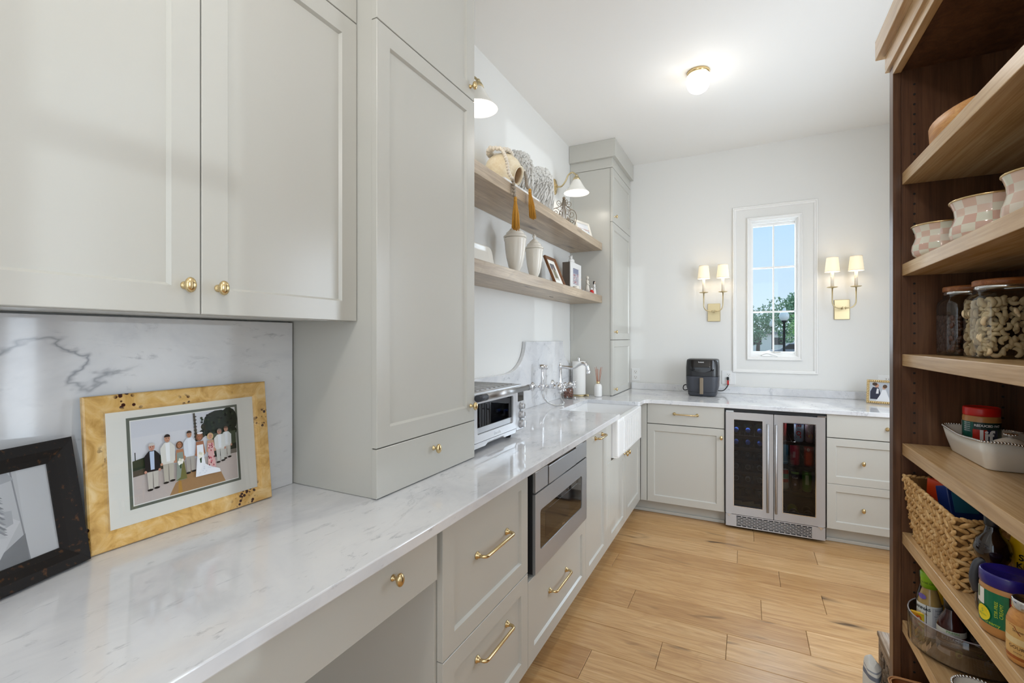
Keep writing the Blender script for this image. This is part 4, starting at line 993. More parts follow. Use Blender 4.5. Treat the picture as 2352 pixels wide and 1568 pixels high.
text('Breville', .020, Matrix(((0, 0, 1, ox1 + .0004), (1, 0, 0, 1.84), (0, 1, 0, ZT + .060), (0, 0, 0, 1))), 'silver', od, 'lettering', local=False)
MB().box(ox0 + .02, ox1 - .02, gy0 - .01, gy1 + .01, gz0 - .02, gz0 - .012).build('cavity_floor', 'dark_glass', ov)
mb = MB(); zr = ZT + .122; mb.tube([(ox1 - .0145 + .002, gy0 + .01, zr), (ox1 - .0125, gy1 - .06, zr)], .0025, 8)
for k in range(13): yy = gy0 + .02 + k * .021; mb.tube([(ox1 - .0130, yy, zr), (ox1 - .0135, yy, zr + .008)], .0018, 6)
mb.build('wire_rack', 'silver', ov)
# handle bar with dark end
mb = MB(); hz = ZT + .238; mb.tube([(ox1 + .030, oy0 + .05, hz), (ox1 + .030, 2.098, hz)], .013, 16); mb.tube([(ox1 + .030, 2.098, hz), (ox1 + .030, 2.118, hz)], .0145, 16)
for yy in (oy0 + .045, 2.09): mb.tube([(ox1 - .005, yy, hz - .01), (ox1 + .03, yy, hz)], .008, 10)
mb.build('handle', 'stainless', ov)
MB().tube([(ox1 + .030, oy0 - .02, hz), (ox1 + .030, oy0 + .05, hz)], .0145, 16).build('handle_cap', 'charcoal_plastic', ov)
MB().box(ox1 - .014, ox1, 2.037, oy1, ZT + .030, oz1 - .006, .005, 2).build('control_panel', wallp, ov)
MB().box(ox1 - .001, ox1 + .0015, 2.050, 2.112, ZT + .172, ZT + .226, .001).build('display', 'dark_glass', ov)
for z, r_ in ((.148, .015), (.106, .019), (.062, .020)):
    k_ = MB().lathe([(r_ + .004, 0), (r_ + .004, .003), (r_, .004), (r_ * .92, .018), (r_ * .8, .020), (0, .020)], (ox1, 2.081, ZT + z), 22, (1, 0, 0)).build('dial', 'stainless', ov)
    MB().box(ox1 + .006, ox1 + .024, 2.081 - .003, 2.081 + .003, ZT + z - r_ * .8, ZT + z + r_ * .8, .001).build('dial_grip', 'chrome', k_)
mb = MB()
mb.prism([(oy0 + .006, ZT + .022), (oy0 + .10, ZT + .022), (oy0 + .13, ZT + .034), (1.90, ZT + .034), (1.91, ZT + .024), (2.03, ZT + .024), (2.034, ZT + .043), (oy0 + .006, ZT + .043)], ox1 - .013, ox1 - .002, axis='x')
mb.build('lower_rail', wallp, ov)
for yy in (1.68, 2.02, ):
    for xx in (ox1 - .04, ox0 + .04): inst('oven_foot', lambda: MB().lathe([(.012, 0), (.015, .004), (.015, .022)], (0, 0, 0), 12), 'foot', M['rubber'], ov, (xx, yy, ZT + .001))

# ---------------------------------------------------------------- small things round the sink
pt = thing('paper_towel_holder', 'bronze paper towel stand with a full white roll beside the hutch', 'paper towel', (-1.262, 3.765, ZT + .001))
MB().lathe([(.068, 0), (.070, .004), (.066, .010), (.02, .012)], (0, 0, 0), 28).build('base', 'antique_brass', pt, local=True)
MB().lathe([(.018, .012), (.018, .29), (0, .29)], (0, 0, 0), 12).lathe([(.009, .29), (.014, .294), (.006, .30), (.011, .312), (.009, .322), (0, .326)], (0, 0, 0), 14).build('post', 'chrome', pt, local=True)
MB().lathe([(.020, .013), (.054, .013), (.055, .016), (.055, .287), (.054, .290), (.020, .290)], (0, 0, 0), 32, cap=False).build('paper_roll', 'towel_paper', pt, local=True)
mb = MB(); mb.tube([(.055, -.02, .008), (.082, -.035, .014), (.090, -.045, .012)], .006, 8); mb.ball((.092, -.048, .012), .011); mb.build('side_arm', 'antique_brass', pt, local=True)
mb = MB(); mb.tube([(-.062, -.012, .008), (-.062, -.012, .215), (-.060, -.010, .235)], .003, 8); mb.build('tear_bar', 'chrome', pt, local=True)
rd = thing('reed_diffuser', 'white reed diffuser bottle with a gold collar and brown sticks in front of the hutch', 'diffuser', (-1.10, 3.775, ZT + .001))
MB().lathe([(.028, 0), (.032, .003), (.0325, .010), (.0325, .082), (.029, .096), (.020, .105), (.013, .108)], (0, 0, 0), 26).build('bottle', 'white_ceramic', rd, local=True)
MB().lathe([(.0135, .104), (.0150, .106), (.0150, .124), (.0135, .126), (.0100, .126), (.0100, .112)], (0, 0, 0), 20, cap=False).build('collar', 'brass', rd, local=True)
for k in range(9):
    a = k * 2.4; q = .02 + .006 * (k % 3)
    MB().tube([(.004 * math.cos(a), .004 * math.sin(a), .06), (q * math.cos(a), q * math.sin(a), .235 + .012 * math.sin(k * 1.7))], .0014, 6).build('reed', 'reed', rd, local=True)
jr = thing('glass_jar', 'small clear glass jar filled with brownish pink pods behind the faucet', 'jar', (-1.285, 3.560, ZT + .001))
MB().lathe([(.040, 0), (.043, .004), (.043, .070), (.040, .080), (.033, .086), (.033, .092)], (0, 0, 0), 28, cap=False).lathe([(0, .0005), (.040, .0)], (0, 0, 0), 28, cap=False).build('glass', 'jar_glass', jr, local=True)
MB().lathe([(.036, .092), (.038, .095), (.036, .102), (.022, .110), (.006, .114)], (0, 0, 0), 24).ball((0, 0, .119), .008).build('lid', 'chrome', jr, local=True)
mb = MB(); rr = random.Random(2)
for k in range(150):
    a = rr.random() * 2 * PI; q = .036 * math.sqrt(rr.random()); mb.ball((q * math.cos(a), q * math.sin(a), .007 + rr.random() * .068), (.008, .005, .0055), 7, 5, Matrix.Rotation(rr.random() * 6, 3, 'Z') @ Matrix.Rotation(rr.random() * 2, 3, 'X'))
o = mb.build('pods', 'pod', None); o.location = (-1.285, 3.560, ZT + .003); stuff(tag(o, 'brownish pink pods filling the small glass jar behind the faucet', 'pods'))
rg = thing('sink_stopper', 'small chrome stopper lying on the worktop behind the sink corner', 'stopper', (-1.212, 3.515, ZT + .001))
MB().lathe([(.022, 0), (.024, .003), (.020, .006), (.007, .007), (.005, .014), (.008, .018), (0, .021)], (0, 0, 0), 20).build('plug', 'chrome', rg, local=True)
MB().tube([(.018 + .016 * math.cos(a), .016 * math.sin(a), .004) for a in [2 * PI * k / 18 for k in range(18)]], .0022, 6, True).build('pull_ring', 'chrome', rg, local=True)

# ---------------------------------------------------------------- air fryer
af = thing('air_fryer', 'black air fryer with a glossy sloped control panel on the back worktop', 'air fryer', (-.331, 4.285, ZT + .001))
hw, hd = .127, .14
def sq(w, d, r, z, n=6):
    o = []
    for cx, cy, s in ((w - r, -d + r, -PI / 2), (w - r, d - r, 0), (-w + r, d - r, PI / 2), (-w + r, -d + r, PI)):
        for i in range(n + 1): a = s + PI / 2 * i / n; o.append((cx + r * math.cos(a), cy + r * math.sin(a), z))
    return o
mb = MB(); rg_ = [sq(.104, .115, .04, .004), sq(.110, .122, .045, .012), sq(.113, .126, .05, .034)]
mb.grid(rg_, closed_u=True); mb.poly(rg_[0][::-1]); mb.poly(rg_[-1]); mb.build('base', 'charcoal_plastic', af, local=True)
mb = MB(); rg_ = [sq(.114, .128, .05, .036), sq(.124, .138, .055, .075), sq(.127, .140, .055, .165), sq(.127, .140, .055, .166)]
mb.grid(rg_, closed_u=True); mb.poly(rg_[0][::-1]); mb.poly(rg_[-1]); bk = mb.build('basket', 'charcoal_plastic', af, local=True)
MB().box(-.014, .014, -.166, -.146, .022, .158, .004, 2).box(-.010, .010, -.150, -.136, .14, .158).box(-.010, .010, -.150, -.132, .03, .05).build('handle', 'grey_iron', bk, local=True)
mb = MB(); rg_ = [sq(.127, .140, .055, .169), sq(.127, .139, .055, .24), sq(.124, .128, .055, .290), sq(.121, .122, .052, .302), sq(.112, .112, .05, .308)]
mb.grid(rg_, closed_u=True); mb.poly(rg_[0][::-1]); mb.poly(rg_[-1]); mb.build('upper_body', 'black_plastic', af, local=True)
# glossy panel: a curved shield wrapping the front of the upper body
mb = MB(); rows_ = []
for i in range(9):
    t_ = i / 8; z = .300 - t_ * .098; ww = .118 * (1 if t_ < .55 else math.sqrt(max(.02, 1 - ((t_ - .55) / .47) ** 2)))
    row = []
    for k in range(17):
        s = -1 + 2 * k / 16; x = s * ww
        yb = -.140 + (max(0, z - .24) / .06) * .016 - .003 + .05 * max(0, (abs(x) - .07) / .055) ** 2.2
        row.append((x, yb, z))
    rows_.append(row)
mb.grid(rows_); mb.build('control_panel', 'gloss_black', af, local=True)
text('Instant', .016, Matrix.Translation((-.004, -.1345, .285)) @ XZ, 'ink_white', af)
cd = bez([(-.10, .10, .06), (-.15, .06, .075), (-.162, .02, .055), (-.150, .0, .035), (-.115, .02, .04)], 20)
MB().tube(cd, .0042, 8).build('power_cord', 'cord_black', af, local=True)
cd = bez([(.10, .12, .03), (.15, .17, .028), (.178, .205, .055), (.190, .222, .085)], 20)
MB().tube(cd, .0042, 8).build('power_cord', 'cord_black', af, local=True)
MB().box(.176, .196, .214, .232, .118, .144, .006, 2).build('plug', 'cord_black', af, local=True)
MB().box(.179, .195, .216, .222, .072, .114, .001).build('cord_tag', 'red_plastic', af, local=True)
mb = MB(); mb.tube([(.186, .224, .118), (.187, .222, .085)], .0042, 8); mb.build('plug_lead', 'cord_black', af, local=True)

# ---------------------------------------------------------------- gold beaded frame at the right end
t3 = picture('picture_frame', 'small gold beaded picture frame with a wedding couple on the back worktop', (.880, 4.28, ZT + .001), -.35, .16, .165, .175, .018, 'brass', .010)
mb = MB()
for k in range(13):
    for (x, z) in ((-.0745, .009 + k * .0131), (.0745, .009 + k * .0131), (-.075 + k * .0125, .008), (-.075 + k * .0125, .166)):
        mb.ball((x, -.010, z), .0078, 8, 5)
mb.build('beading', 'brass', t3, local=True)
pw, ph = .130, .139; px0 = -pw / 2
G = [(R(0, 0, 1, 1), '#b9bec6'), (R(0, 0, 1, .25), '#cdd3da')] + [(PL((.04, .1), (.45, .1), (.5, .45), (.42, .72), (.15, .74), (.04, .5)), '#2c3044'), (PL((.3, .4), (.42, .4), (.42, .66), (.34, .68)), '#e6e6ea'), (EL(.33, .83, .10, .11, 12), '#c08f78'), (EL(.24, .90, .12, .09, 12), '#4a3428'),
     (PL((.3, 0), (.95, 0), (.80, .45), (.74, .62), (.58, .62), (.52, .4)), '#eceef2'), (EL(.66, .74, .08, .10, 12), '#c79a82'), (EL(.70, .80, .1, .10, 12), '#59402e')]
flat_print('photo', Matrix.Translation((0, -.0047, .018)) @ XZ, G, t3, .00003)

# ---------------------------------------------------------------- on the upper floating shelf
ZU, ZL = 2.2035, 1.7585
rs = tag(MB().box(-1.30, -1.13, 2.16, 2.62, ZU, ZU + .04, .002).build('wooden_riser', 'white_trim'), 'flat white board lying on the upper shelf under the pot and the first wing', 'board')
pot = thing('wooden_pot', 'round cream wooden pot lying on the upper shelf with its dark mouth to the aisle', 'pot', (-1.235, 2.335, ZU + .041))
ax = Vector((.93, .05, -.36)).normalized(); PZ = .098
q = Vector((0, 0, 1)).rotation_difference(ax).to_matrix()
mb = MB(); mb.lathe([(0, -.098), (.035, -.094), (.066, -.078), (.088, -.050), (.100, -.012), (.099, .025), (.086, .062), (.066, .086), (.052, .096), (.050, .102), (.055, .106), (.048, .107), (.042, .100), (.050, .088), (.074, .05), (.084, .0), (.06, -.06), (0, -.08)], (0, 0, PZ), 40, ax, cap=False)
mb.build('shell', 'cream_wood', pot, local=True)
MB().lathe([(0, .03), (.070, .03)], (0, 0, PZ), 28, ax, cap=False).build('dark_inside', 'orange_wood', pot, local=True)
gl = thing('bead_garland', 'string of wooden beads with two ochre tassels over the pot and shelf edge', 'garland', (-1.2, 2.3, ZU + .2))
# path of beads: coils on top of the pot, then one end over the shelf edge, the other round the mouth
pts_ = []; BZ = ZU + .041 + PZ + .098
for k in range(60):
    a = k / 59 * 2 * PI * 2.35; R_ = .060 + .012 * math.sin(a * .43); pts_.append((-1.245 + R_ * .9 * math.cos(a + 2.2), 2.320 + R_ * 1.25 * math.sin(a + 2.2), BZ - .006 + .0075 * k / 59 * 2.3 + .004 * math.sin(k * .9)))
s1 = bez([(-1.205, 2.245, BZ - .002), (-1.168, 2.215, BZ - .040), (-1.135, 2.190, ZU + .135), (-1.112, 2.172, ZU + .060), (-1.083, 2.163, ZU + .010), (-1.074, 2.160, ZU - .07)], 40)
s2 = bez([(-1.150, 2.435, BZ - .075), (-1.130, 2.420, ZU + .125), (-1.110, 2.385, ZU + .075), (-1.092, 2.355, ZU + .040), (-1.076, 2.338, ZU + .022)], 28)
def beads(pth, sp_, sz, colr0, colr1, cut):
    L = 0; last = Vector(pth[0]); acc = 0; out_ = [last]
    for p_, n_ in zip(pth, pth[1:]):
        seg_ = Vector(n_) - Vector(p_)
        d = seg_.length; 
        while acc + d >= sp_:
            t_ = (sp_ - acc) / d; last = Vector(p_) + seg_ * t_; out_.append(last); p_ = last; seg_ = Vector(n_) - last; d = seg_.length; acc = 0
        acc += d
    for i, p_ in enumerate(out_):
        key = 'bead_a' if i < cut * len(out_) else 'bead_b'
        inst(key, lambda: MB().ball((0, 0, 0), 1., 10, 7), 'bead', M[colr0 if key == 'bead_a' else colr1], gl, p_, (rr.random() * 3, rr.random() * 3, 0), scale=(sz, sz, sz * .9))
beads(pts_, .0215, .0125, 'bead_white', 'bead_grey', 2); beads(s1, .0195, .0105, 'bead_white', 'bead_grey', .72); beads(s2, .0195, .0105, 'bead_white', 'bead_grey', .1)
def tassel(top, length, lean):
    mb = MB(); top = Vector(top); rq = random.Random(int(top.y * 1000))
    mb.ball(top, .009, 10, 6); mb.lathe([(.0065, 0), (.009, -.012), (.0075, -.020)], top, 12)
    for k in range(110):
        a = rq.random() * 2 * PI; q_ = math.sqrt(rq.random()); b0 = top + Vector((.006 * q_ * math.cos(a), .006 * q_ * math.sin(a), -.015))
        e = top + Vector((max(-.004, .024 * q_ * math.cos(a)), .032 * q_ * math.sin(a) + lean, -length * (.93 + .07 * rq.random())))
        m_ = (b0 + e) / 2 + Vector((.004 * math.cos(a), .005 * math.sin(a), 0)); mb.tube([b0, m_, e], .0017, 4, smooth=True)
    return mb.build('tassel', 'tassel', gl)
tassel((-1.068, 2.160, ZU - .082), .165, -.004); tassel((-1.066, 2.336, ZU + .010), .152, .03)
def wing(y, x, h, w_, flip, label):
    t_ = thing('carved_wing', label, 'wing', (x, y, ZU), -.80, 'carved wings on the upper shelf'); rq = random.Random(int(h * 1000) + flip)
    def wid(v): return w_ * (.34 + .66 * math.sin(min(1., v * 1.15) * PI / 2)) * (1 if v < .80 else math.sqrt(max(0., 1 - ((v - .80) / .205) ** 2)))
    def P_(u, v):   # u across -1..1, v 0 foot .. 1 top; local x looks out, y across
        return Vector((.010 * math.cos(u * 1.3) + .012 * math.sin(v * 3), u * wid(v) / 2 + w_ * .42 * (.62 - v) * (1 - .3 * v), .004 + v * h))
    mb = MB(); rows_ = [[P_(-1 + 2 * i / 8, v / 14) for i in range(9)] for v in range(15)]
    mb.grid(rows_); mb.grid([[p_ - Vector((.020, 0, 0)) for p_ in r_] for r_ in rows_])
    for c_ in (0, 8): mb.grid([[r_[c_], r_[c_] - Vector((.020, 0, 0))] for r_ in rows_])
    mb.build('core', 'plaster', t_, local=True)
    mb = MB()
    for k in range(230):      # crowded little scales at the shoulder
        v = .56 + .42 * math.sqrt(rq.random()); u = rq.uniform(-.95, .95); c_ = P_(u, min(.985, v)); r_ = rq.uniform(.0045, .008)
        mb.ball(c_ + Vector((.003, 0, 0)), (r_, r_ * rq.uniform(.8, 1.3), r_ * rq.uniform(.9, 1.5)), 7, 5, Matrix.Rotation(rq.uniform(-.6, .6), 3, 'X'))
    for row in range(10):     # long flight feathers towards the foot, each with its quill
        v = .66 - row * .062; n = 7
        for i in range(n):
            u = -1 + 2 * (i + .5) / n + rq.uniform(-.1, .1); c_ = P_(u * .92, max(.05, v)); L = min(.016 + .0042 * row, .047)
            mt_ = Matrix.Rotation(-.40 + .22 * u + rq.uniform(-.15, .15), 3, 'X') @ Matrix.Rotation(-.14, 3, 'Y')
            mb.ball(c_ + Vector((.003 + rq.uniform(0, .005), 0, 0)), (.0065, .0068, L), 8, 6, mt_)
            mb.ball(c_ + Vector((.0095 + rq.uniform(0, .004), 0, 0)), (.0022, .0016, L * .9), 5, 4, mt_)
    stuff(mb.build('feathers', 'plaster', t_, local=True)); return t_
wing(2.575, -1.235, .335, .165, 1, 'carved whitewashed angel wing, the left and nearer of the pair on the upper shelf')
wing(2.900, -1.235, .345, .180, 1, 'carved whitewashed angel wing, the right and farther of the pair beside the gooseneck lamp')
cs = thing('candle_holder', 'scrolled iron candle basket with leaves on the upper shelf', 'candle holder', (-1.215, 3.275, ZU))
mb = MB()
def spiral(c, r0, r1, a0, a1, n, pl): return [pl(c[0] + (r0 + (r1 - r0) * i / n) * math.cos(a0 + (a1 - a0) * i / n), c[1] + (r0 + (r1 - r0) * i / n) * math.sin(a0 + (a1 - a0) * i / n)) for i in range(n + 1)]
for k in range(4):
    th = PI / 4 + k * PI / 2; pl = lambda a, b_, th=th: (a * math.cos(th), a * math.sin(th), b_)
    mb.tube(bez([pl(.008, .232), pl(.018, .19), pl(.05, .165), pl(.085, .15), pl(.102, .115), pl(.095, .06), pl(.075, .02)], 24), .0028, 6)
    mb.tube(spiral((.062, .125), .034, .006, 1.2, 1.2 + 2 * PI * 1.4, 26, pl), .0024, 6)
    mb.tube(spiral((.040, .200), .022, .005, -1.5, -1.5 + 2 * PI * 1.2, 20, pl), .0022, 6)
    mb.tube([pl(.006, .225), pl(.012, .12), pl(.03, .02)], .0026, 6)
mb.tube([(.080 * math.cos(a), .080 * math.sin(a), .018) for a in [2 * PI * k / 28 for k in range(28)]], .0035, 6, True)
mb.tube([(.072 * math.cos(a), .072 * math.sin(a), .062) for a in [2 * PI * k / 28 for k in range(28)]], .0025, 6, True)
mb.ball((0, 0, .238), .012); mb.lathe([(.076, .004), (.080, .008), (.080, .018), (.0, .006)], (0, 0, 0), 24)
mb.build('iron_scrolls', 'grey_iron', cs, local=True)
for k in range(6):
    th = k * PI / 3 + .2; mb = MB(); L = [(0, 0), (.010, .006), (.008, .014), (.016, .020), (.010, .030), (.014, .038), (.006, .046), (0, .066)]
    o_ = L + [(-a, b_) for a, b_ in L[-2:0:-1]]
    mb.prism([(a, b_) for a, b_ in o_], -.001, .001, axis='y'); o = mb.build('leaf', 'grey_iron', cs, local=True); o.location = (.084 * math.cos(th), .084 * math.sin(th), .024); o.rotation_euler = (-.12, 0, th + PI / 2)
t4 = picture('picture_frame', 'small pale picture frame with a group photo at the far end of the upper shelf', (-1.17, 3.66, ZU + .001), PI / 2 - .25, .30, .21, .155, .020, 'cream_ceramic', .012)
pw, ph = .170, .115; px0 = -pw / 2
G = [(R(0, 0, 1, 1), '#e4e4e6'), (R(0, 0, 1, .2), '#b9b2a4')]
for k in range(8): x = .08 + k * .12; G += [(PL((x - .05, .05), (x + .05, .05), (x + .04, .5), (x - .04, .5)), ['#3a3440', '#c04a5c', '#e8e8ea', '#a8b2bd'][k % 4]), (EL(x, .58, .035, .07, 8), '#b98a72')]
flat_print('photo', Matrix.Translation((0, -.0047, .020)) @ XZ, G, t4, .00003)
tag(MB().box(-1.20, -1.10, 3.35, 3.56, ZU, ZU + .018, .002).build('white_book', 'white_plastic'), 'thin white book lying on the upper shelf in front of the pale frame', 'book')

# ---------------------------------------------------------------- on the lower floating shelf
pl = thing('serving_platter', 'cream rectangular platter with rounded corners leaning on the wall on the lower shelf', 'platter', (-1.285, 2.02, ZL + .001)); pl.rotation_euler = (-.20, 0, PI / 2)
mb = MB(); rg_ = []
for d, y_ in ((0, -.012), (.002, -.016), (.006, -.016), (.018, -.010), (.034, -.007)):
    rg_.append([(x, y_, z) for x, z in rrect(-.30 + d, .30 - d, d, .155 - d, max(.008, .035 - d))])
bk_ = [[(x, -.008, z) for x, z in rrect(-.30, .30, 0, .155, .035)], [(x, -.002, z) for x, z in rrect(-.28, .28, .02, .135, .025)]]
mb.grid(bk_[::-1] + rg_, closed_u=True); mb.poly(rg_[-1]); mb.poly(bk_[1][::-1]); mb.build('dish', 'glaze_white', pl, local=True)
def urn(y, s, r, label, finial):
    t_ = thing('lidded_urn', label, 'urn', (-1.225, y, ZL), 0, 'lidded urns on the lower shelf')
    MB().lathe([(r * .50, 0), (r * .55, .006), (r * .50, .012), (r * .34, .022), (r * .40, .034), (r * .62, .060), (r * .80, .105), (r * .90, .150), (r * .96, .195), (r * 1.02, .205), (r * 1.02, .211), (r * .92, .214)], (0, 0, 0), 32).build('body', 'cream_ceramic', t_, local=True)
    pr = [(r * .90, .2145), (r * 1.05, .217), (r * 1.05, .223), (r * .88, .232), (r * .80, .238), (r * .82, .242), (r * .60, .254), (r * .50, .258), (r * .50, .262), (r * .30, .272)]
    if finial: pr += [(r * .14, .280), (r * .12, .286), (r * .22, .294), (r * .22, .300), (r * .10, .310), (0, .316)]
    else: pr += [(r * .34, .276), (r * .30, .284), (r * .1, .294), (0, .296)]
    MB().lathe(pr, (0, 0, 0), 32).build('lid', 'cream_ceramic', t_, local=True)
    t_.scale = (1, 1, s); return t_
urn(2.475, 1.08, .066, 'larger cream lidded urn under the tassel on the lower shelf', False); urn(2.752, 1.0, .058, 'smaller cream lidded urn with a pointed finial on the lower shelf', True)
t5 = picture('picture_frame', 'brown wooden picture frame on a black easel leg on the lower shelf', (-1.185, 3.115, ZL + .001), PI / 2, .40, .20, .235, .020, 'brown_frame_wood', .018)
MB().box(-.08, .08, -.0055, -.004, .02, .215).build('mat_board', 'mat_board', t5, local=True)
pw, ph = .085, .13; px0 = -pw / 2
flat_print('photo', Matrix.Translation((0, -.0057, .055)) @ XZ, [(R(0, 0, 1, 1), '#b8b3a6'), (R(0, .62, 1, 1), '#6c6b70'), (PL((.2, 0), (.8, 0), (.7, .6), (.3, .65)), '#7d7a62'), (EL(.5, .68, .12, .09, 10), '#c7a28c'), (R(0, 0, 1, .12), '#c9c7bd')], t5, .00003)
mb = MB(); mb.prism([(-.035, .0), (.035, .0), (.022, .15), (-.022, .15)], -.002, .002, axis='y'); o = mb.build('easel_leg', 'black_paint', t5, local=True); o.location = (0, .088, -.034); o.rotation_euler = (.60, 0, 0)
bx = thing('shadow_box', 'deep dark-sided box frame with a white mount near the hutch on the lower shelf', 'picture frame', (-1.232, 3.50, ZL + .0005))
MB().box(-1.265, -1.203, 3.375, 3.625, ZL + .0005, ZL + .225, .001).build('case', 'grey_iron', bx)
mat('taupe_box', '#5a4f45', .6); bx.children[0].data.materials[0] = M['taupe_box']
mb = MB(); plate_hole(mb, 'x', -1.198, rrect(3.373, 3.627, ZL + .0005, ZL + .227, .002), rrect(3.43, 3.57, ZL + .06, ZL + .185, .002), .006, .006); mb.build('mount', 'white_plastic', bx)
pw, ph = .14, .125; px0 = -pw / 2
G = [(R(0, 0, 1, 1), '#b7b2bb'), (R(0, .7, 1, 1), '#8b90a8')]
for k in range(30): G.append((EL(rr.random(), rr.random() * .7, .06, .05, 7), ['#d39a9a', '#e6d4d4', '#a0707c', '#c9c2c8'][k % 4]))
YZ = Matrix(((0, 0, 1, 0), (1, 0, 0, 0), (0, 1, 0, 0), (0, 0, 0, 1)))
o = flat_print('photo', Matrix.Translation((-1.2029 + 1.232, 0, .06)) @ YZ, G, bx, .00003)
def skin_figure(name, m, parent, joints, edges, radii):
    me = bpy.data.meshes.new(name); me.from_pydata(joints, edges, []); o = bpy.data.objects.new(name, me); C.objects.link(o)
    md = o.modifiers.new('s', 'SKIN')
    for v, r_ in zip(me.skin_vertices[0].data, radii): v.radius = (r_, r_)
    me.skin_vertices[0].data[0].use_root = True
    sb = o.modifiers.new('d', 'SUBSURF'); sb.levels = 2; sb.render_levels = 2
    dg = bpy.context.evaluated_depsgraph_get(); m2 = bpy.data.meshes.new_from_object(o.evaluated_get(dg)); bpy.data.objects.remove(o)
    for p_ in m2.polygons: p_.use_smooth = True
    m2.materials.clear(); m2.materials.append(M[m] if isinstance(m, str) else m); o = bpy.data.objects.new(name, m2); C.objects.link(o); o.parent = parent; return o
# small animal ornament on the box frame
an = thing('animal_figurine', 'small white china lamb lying on top of the box frame', 'figurine', (-1.235, 3.50, ZL + .2275))
MB().ball((0, 0, .022), (.022, .042, .022), 14, 10).ball((.006, -.034, .044), (.013, .016, .014)).ball((.010, -.046, .038), (.008, .010, .008)).ball((.014, -.030, .056), (.003, .008, .006)).ball((-.008, -.030, .056), (.003, .008, .006)).ball((.012, .02, .008), (.010, .022, .008)).ball((.014, -.02, .008), (.009, .022, .008)).ball((0, .045, .02), .009).build('body', 'white_ceramic', an, local=True)
mat('hair_dark', '#2c2522', .5); mat('fig_skin', '#d8bca4', .5); mat('fig_cream', '#e4ddd0', .5)
def figurine(x, y, h, label, dress, hair, arms=True, tall=True):
    t_ = thing('figurine', label, 'figurine', (x, y, ZL + .0005)); k = h / .2
    MB().lathe([(.030 * k, 0), (.031 * k, .004 * k), (.024 * k, .05 * k), (.016 * k, .10 * k), (.0135 * k, .12 * k), (.017 * k, .14 * k), (.014 * k, .150 * k), (.0065 * k, .158 * k), (.0065 * k, .165 * k)], (0, 0, 0), 20).build('gown', dress, t_, local=True)
    hd_ = MB().ball((0, 0, .180 * k), (.0150 * k, .0145 * k, .0185 * k), 14, 10).ball((.0145 * k, 0, .178 * k), (.003 * k, .002 * k, .004 * k), 8, 5).build('head', 'fig_skin' if hair else dress, t_, local=True)
    if hair: MB().ball((-.004 * k, 0, .186 * k), (.0165 * k, .0175 * k, .0175 * k), 14, 9).ball((-.008 * k, .010 * k, .170 * k), (.010 * k, .008 * k, .018 * k)).ball((-.008 * k, -.010 * k, .170 * k), (.010 * k, .008 * k, .018 * k)).build('hair', hair, t_, local=True)
    if arms:
        for s in (-1, 1): MB().tube(bez([(0, s * .016 * k, .143 * k), (.006 * k, s * .024 * k, .118 * k), (.018 * k, s * .008 * k, .106 * k)], 10), [.0052 * k] * 4 + [.0042 * k] * 20 if False else .0046 * k, 8).ball((.019 * k, s * .006 * k, .106 * k), .005 * k, 8, 5).build('arm', dress, t_, local=True)
    return t_
figurine(-1.26, 3.735, .245, 'tall figurine of a girl with a dark bob behind the box frame', 'fig_skin', 'hair_dark')
figurine(-1.175, 3.72, .155, 'smooth cream faceless statuette right of the box frame', 'fig_cream', None)
figurine(-1.140, 3.800, .118, 'small white bride figurine with black hair at the right end of the lower shelf', 'white_ceramic', 'hair_dark')
tag(MB().lathe([(.026, 0), (.028, .003), (.026, .030), (.020, .034), (0, .034)], (-1.150, 3.36, ZL), 20).build('trinket_pot', 'cream_ceramic'), 'low round cream trinket pot at the edge of the lower shelf', 'pot')
mat('pewter', (.5, .5, .55), .25, 1.)
tag(MB().box(-1.155, -1.115, 3.43, 3.66, ZL, ZL + .012, .002).build('trinket_tray', 'pewter'), 'narrow grey metal tray in front of the box frame on the lower shelf', 'tray')
ft = thing('plain_ornament', 'tiny plain red and white ornament beside the cream statuette on the lower shelf', 'ornament', (-1.128, 3.685, ZL + .0005))  # plain shape standing in for a small character figure
MB().lathe([(.012, 0), (.018, .006), (.019, .018), (.012, .030), (.006, .034)], (0, 0, 0), 16).build('red_body', 'red_plastic', ft, local=True)
MB().ball((0, 0, .041), .010).build('white_top', 'white_ceramic', ft, local=True)
ft.name = 'ornament'
# ---------------------------------------------------------------- the walnut bookcase on the right
KX0, KX1, KY0, KY1 = .4275, .7275, 1.085, 1.958       # front, back, near end, far end
KI = 1.917                                            # inner face of the far side
bc = thing('bookcase', 'tall walnut bookcase with adjustable shelves and a stepped crown on the right', 'bookcase', (.58, 1.48, 0))
MB().box(KX0 + .022, KX1, KI + .0005, KY1 - .001, .0005, 2.35, .001).build('side_panel', 'walnut', bc)
MB().box(KX0 + .022, KX1, KY0 + .001, KY0 + .04, .0005, 2.35, .001).build('side_panel', 'walnut', bc)
MB().box(KX1 - .012, KX1 - .001, KY0 + .04, KI, .02, 2.34).build('back_panel', 'walnut', bc)
mb = MB(); mb.box(KX0, KX0 + .0215, KI, KY1, .0005, 2.36, .0012); mb.build('stile', 'walnut', bc)
mb = MB(); mb.box(KX0, KX0 + .0215, KY0, KY0 + .028, .0005, 2.36, .0012); mb.build('stile', 'walnut', bc)
MB().box(KX0, KX0 + .0215, KY0 + .028, KI, 2.258, 2.36, .0012).build('top_rail', 'walnut_lit', bc)
MB().box(KX0 + .022, KX1, KY0 + .04, KI, 2.262, 2.285).build('top_panel', 'walnut', bc)
MB().box(KX0 - .010, KX1, KY0 - .01, KY1 + .010, 2.288, 2.345, .001).box(KX0 - .012, KX1, KY0 - .012, KY1 + .012, 2.345, 2.352).build('crown_bead', 'walnut_lit', bc)
MB().box(KX0 - .032, KX1, KY0 - .03, KY1 + .034, 2.348, 2.415, .0015).build('crown', 'walnut_lit', bc)
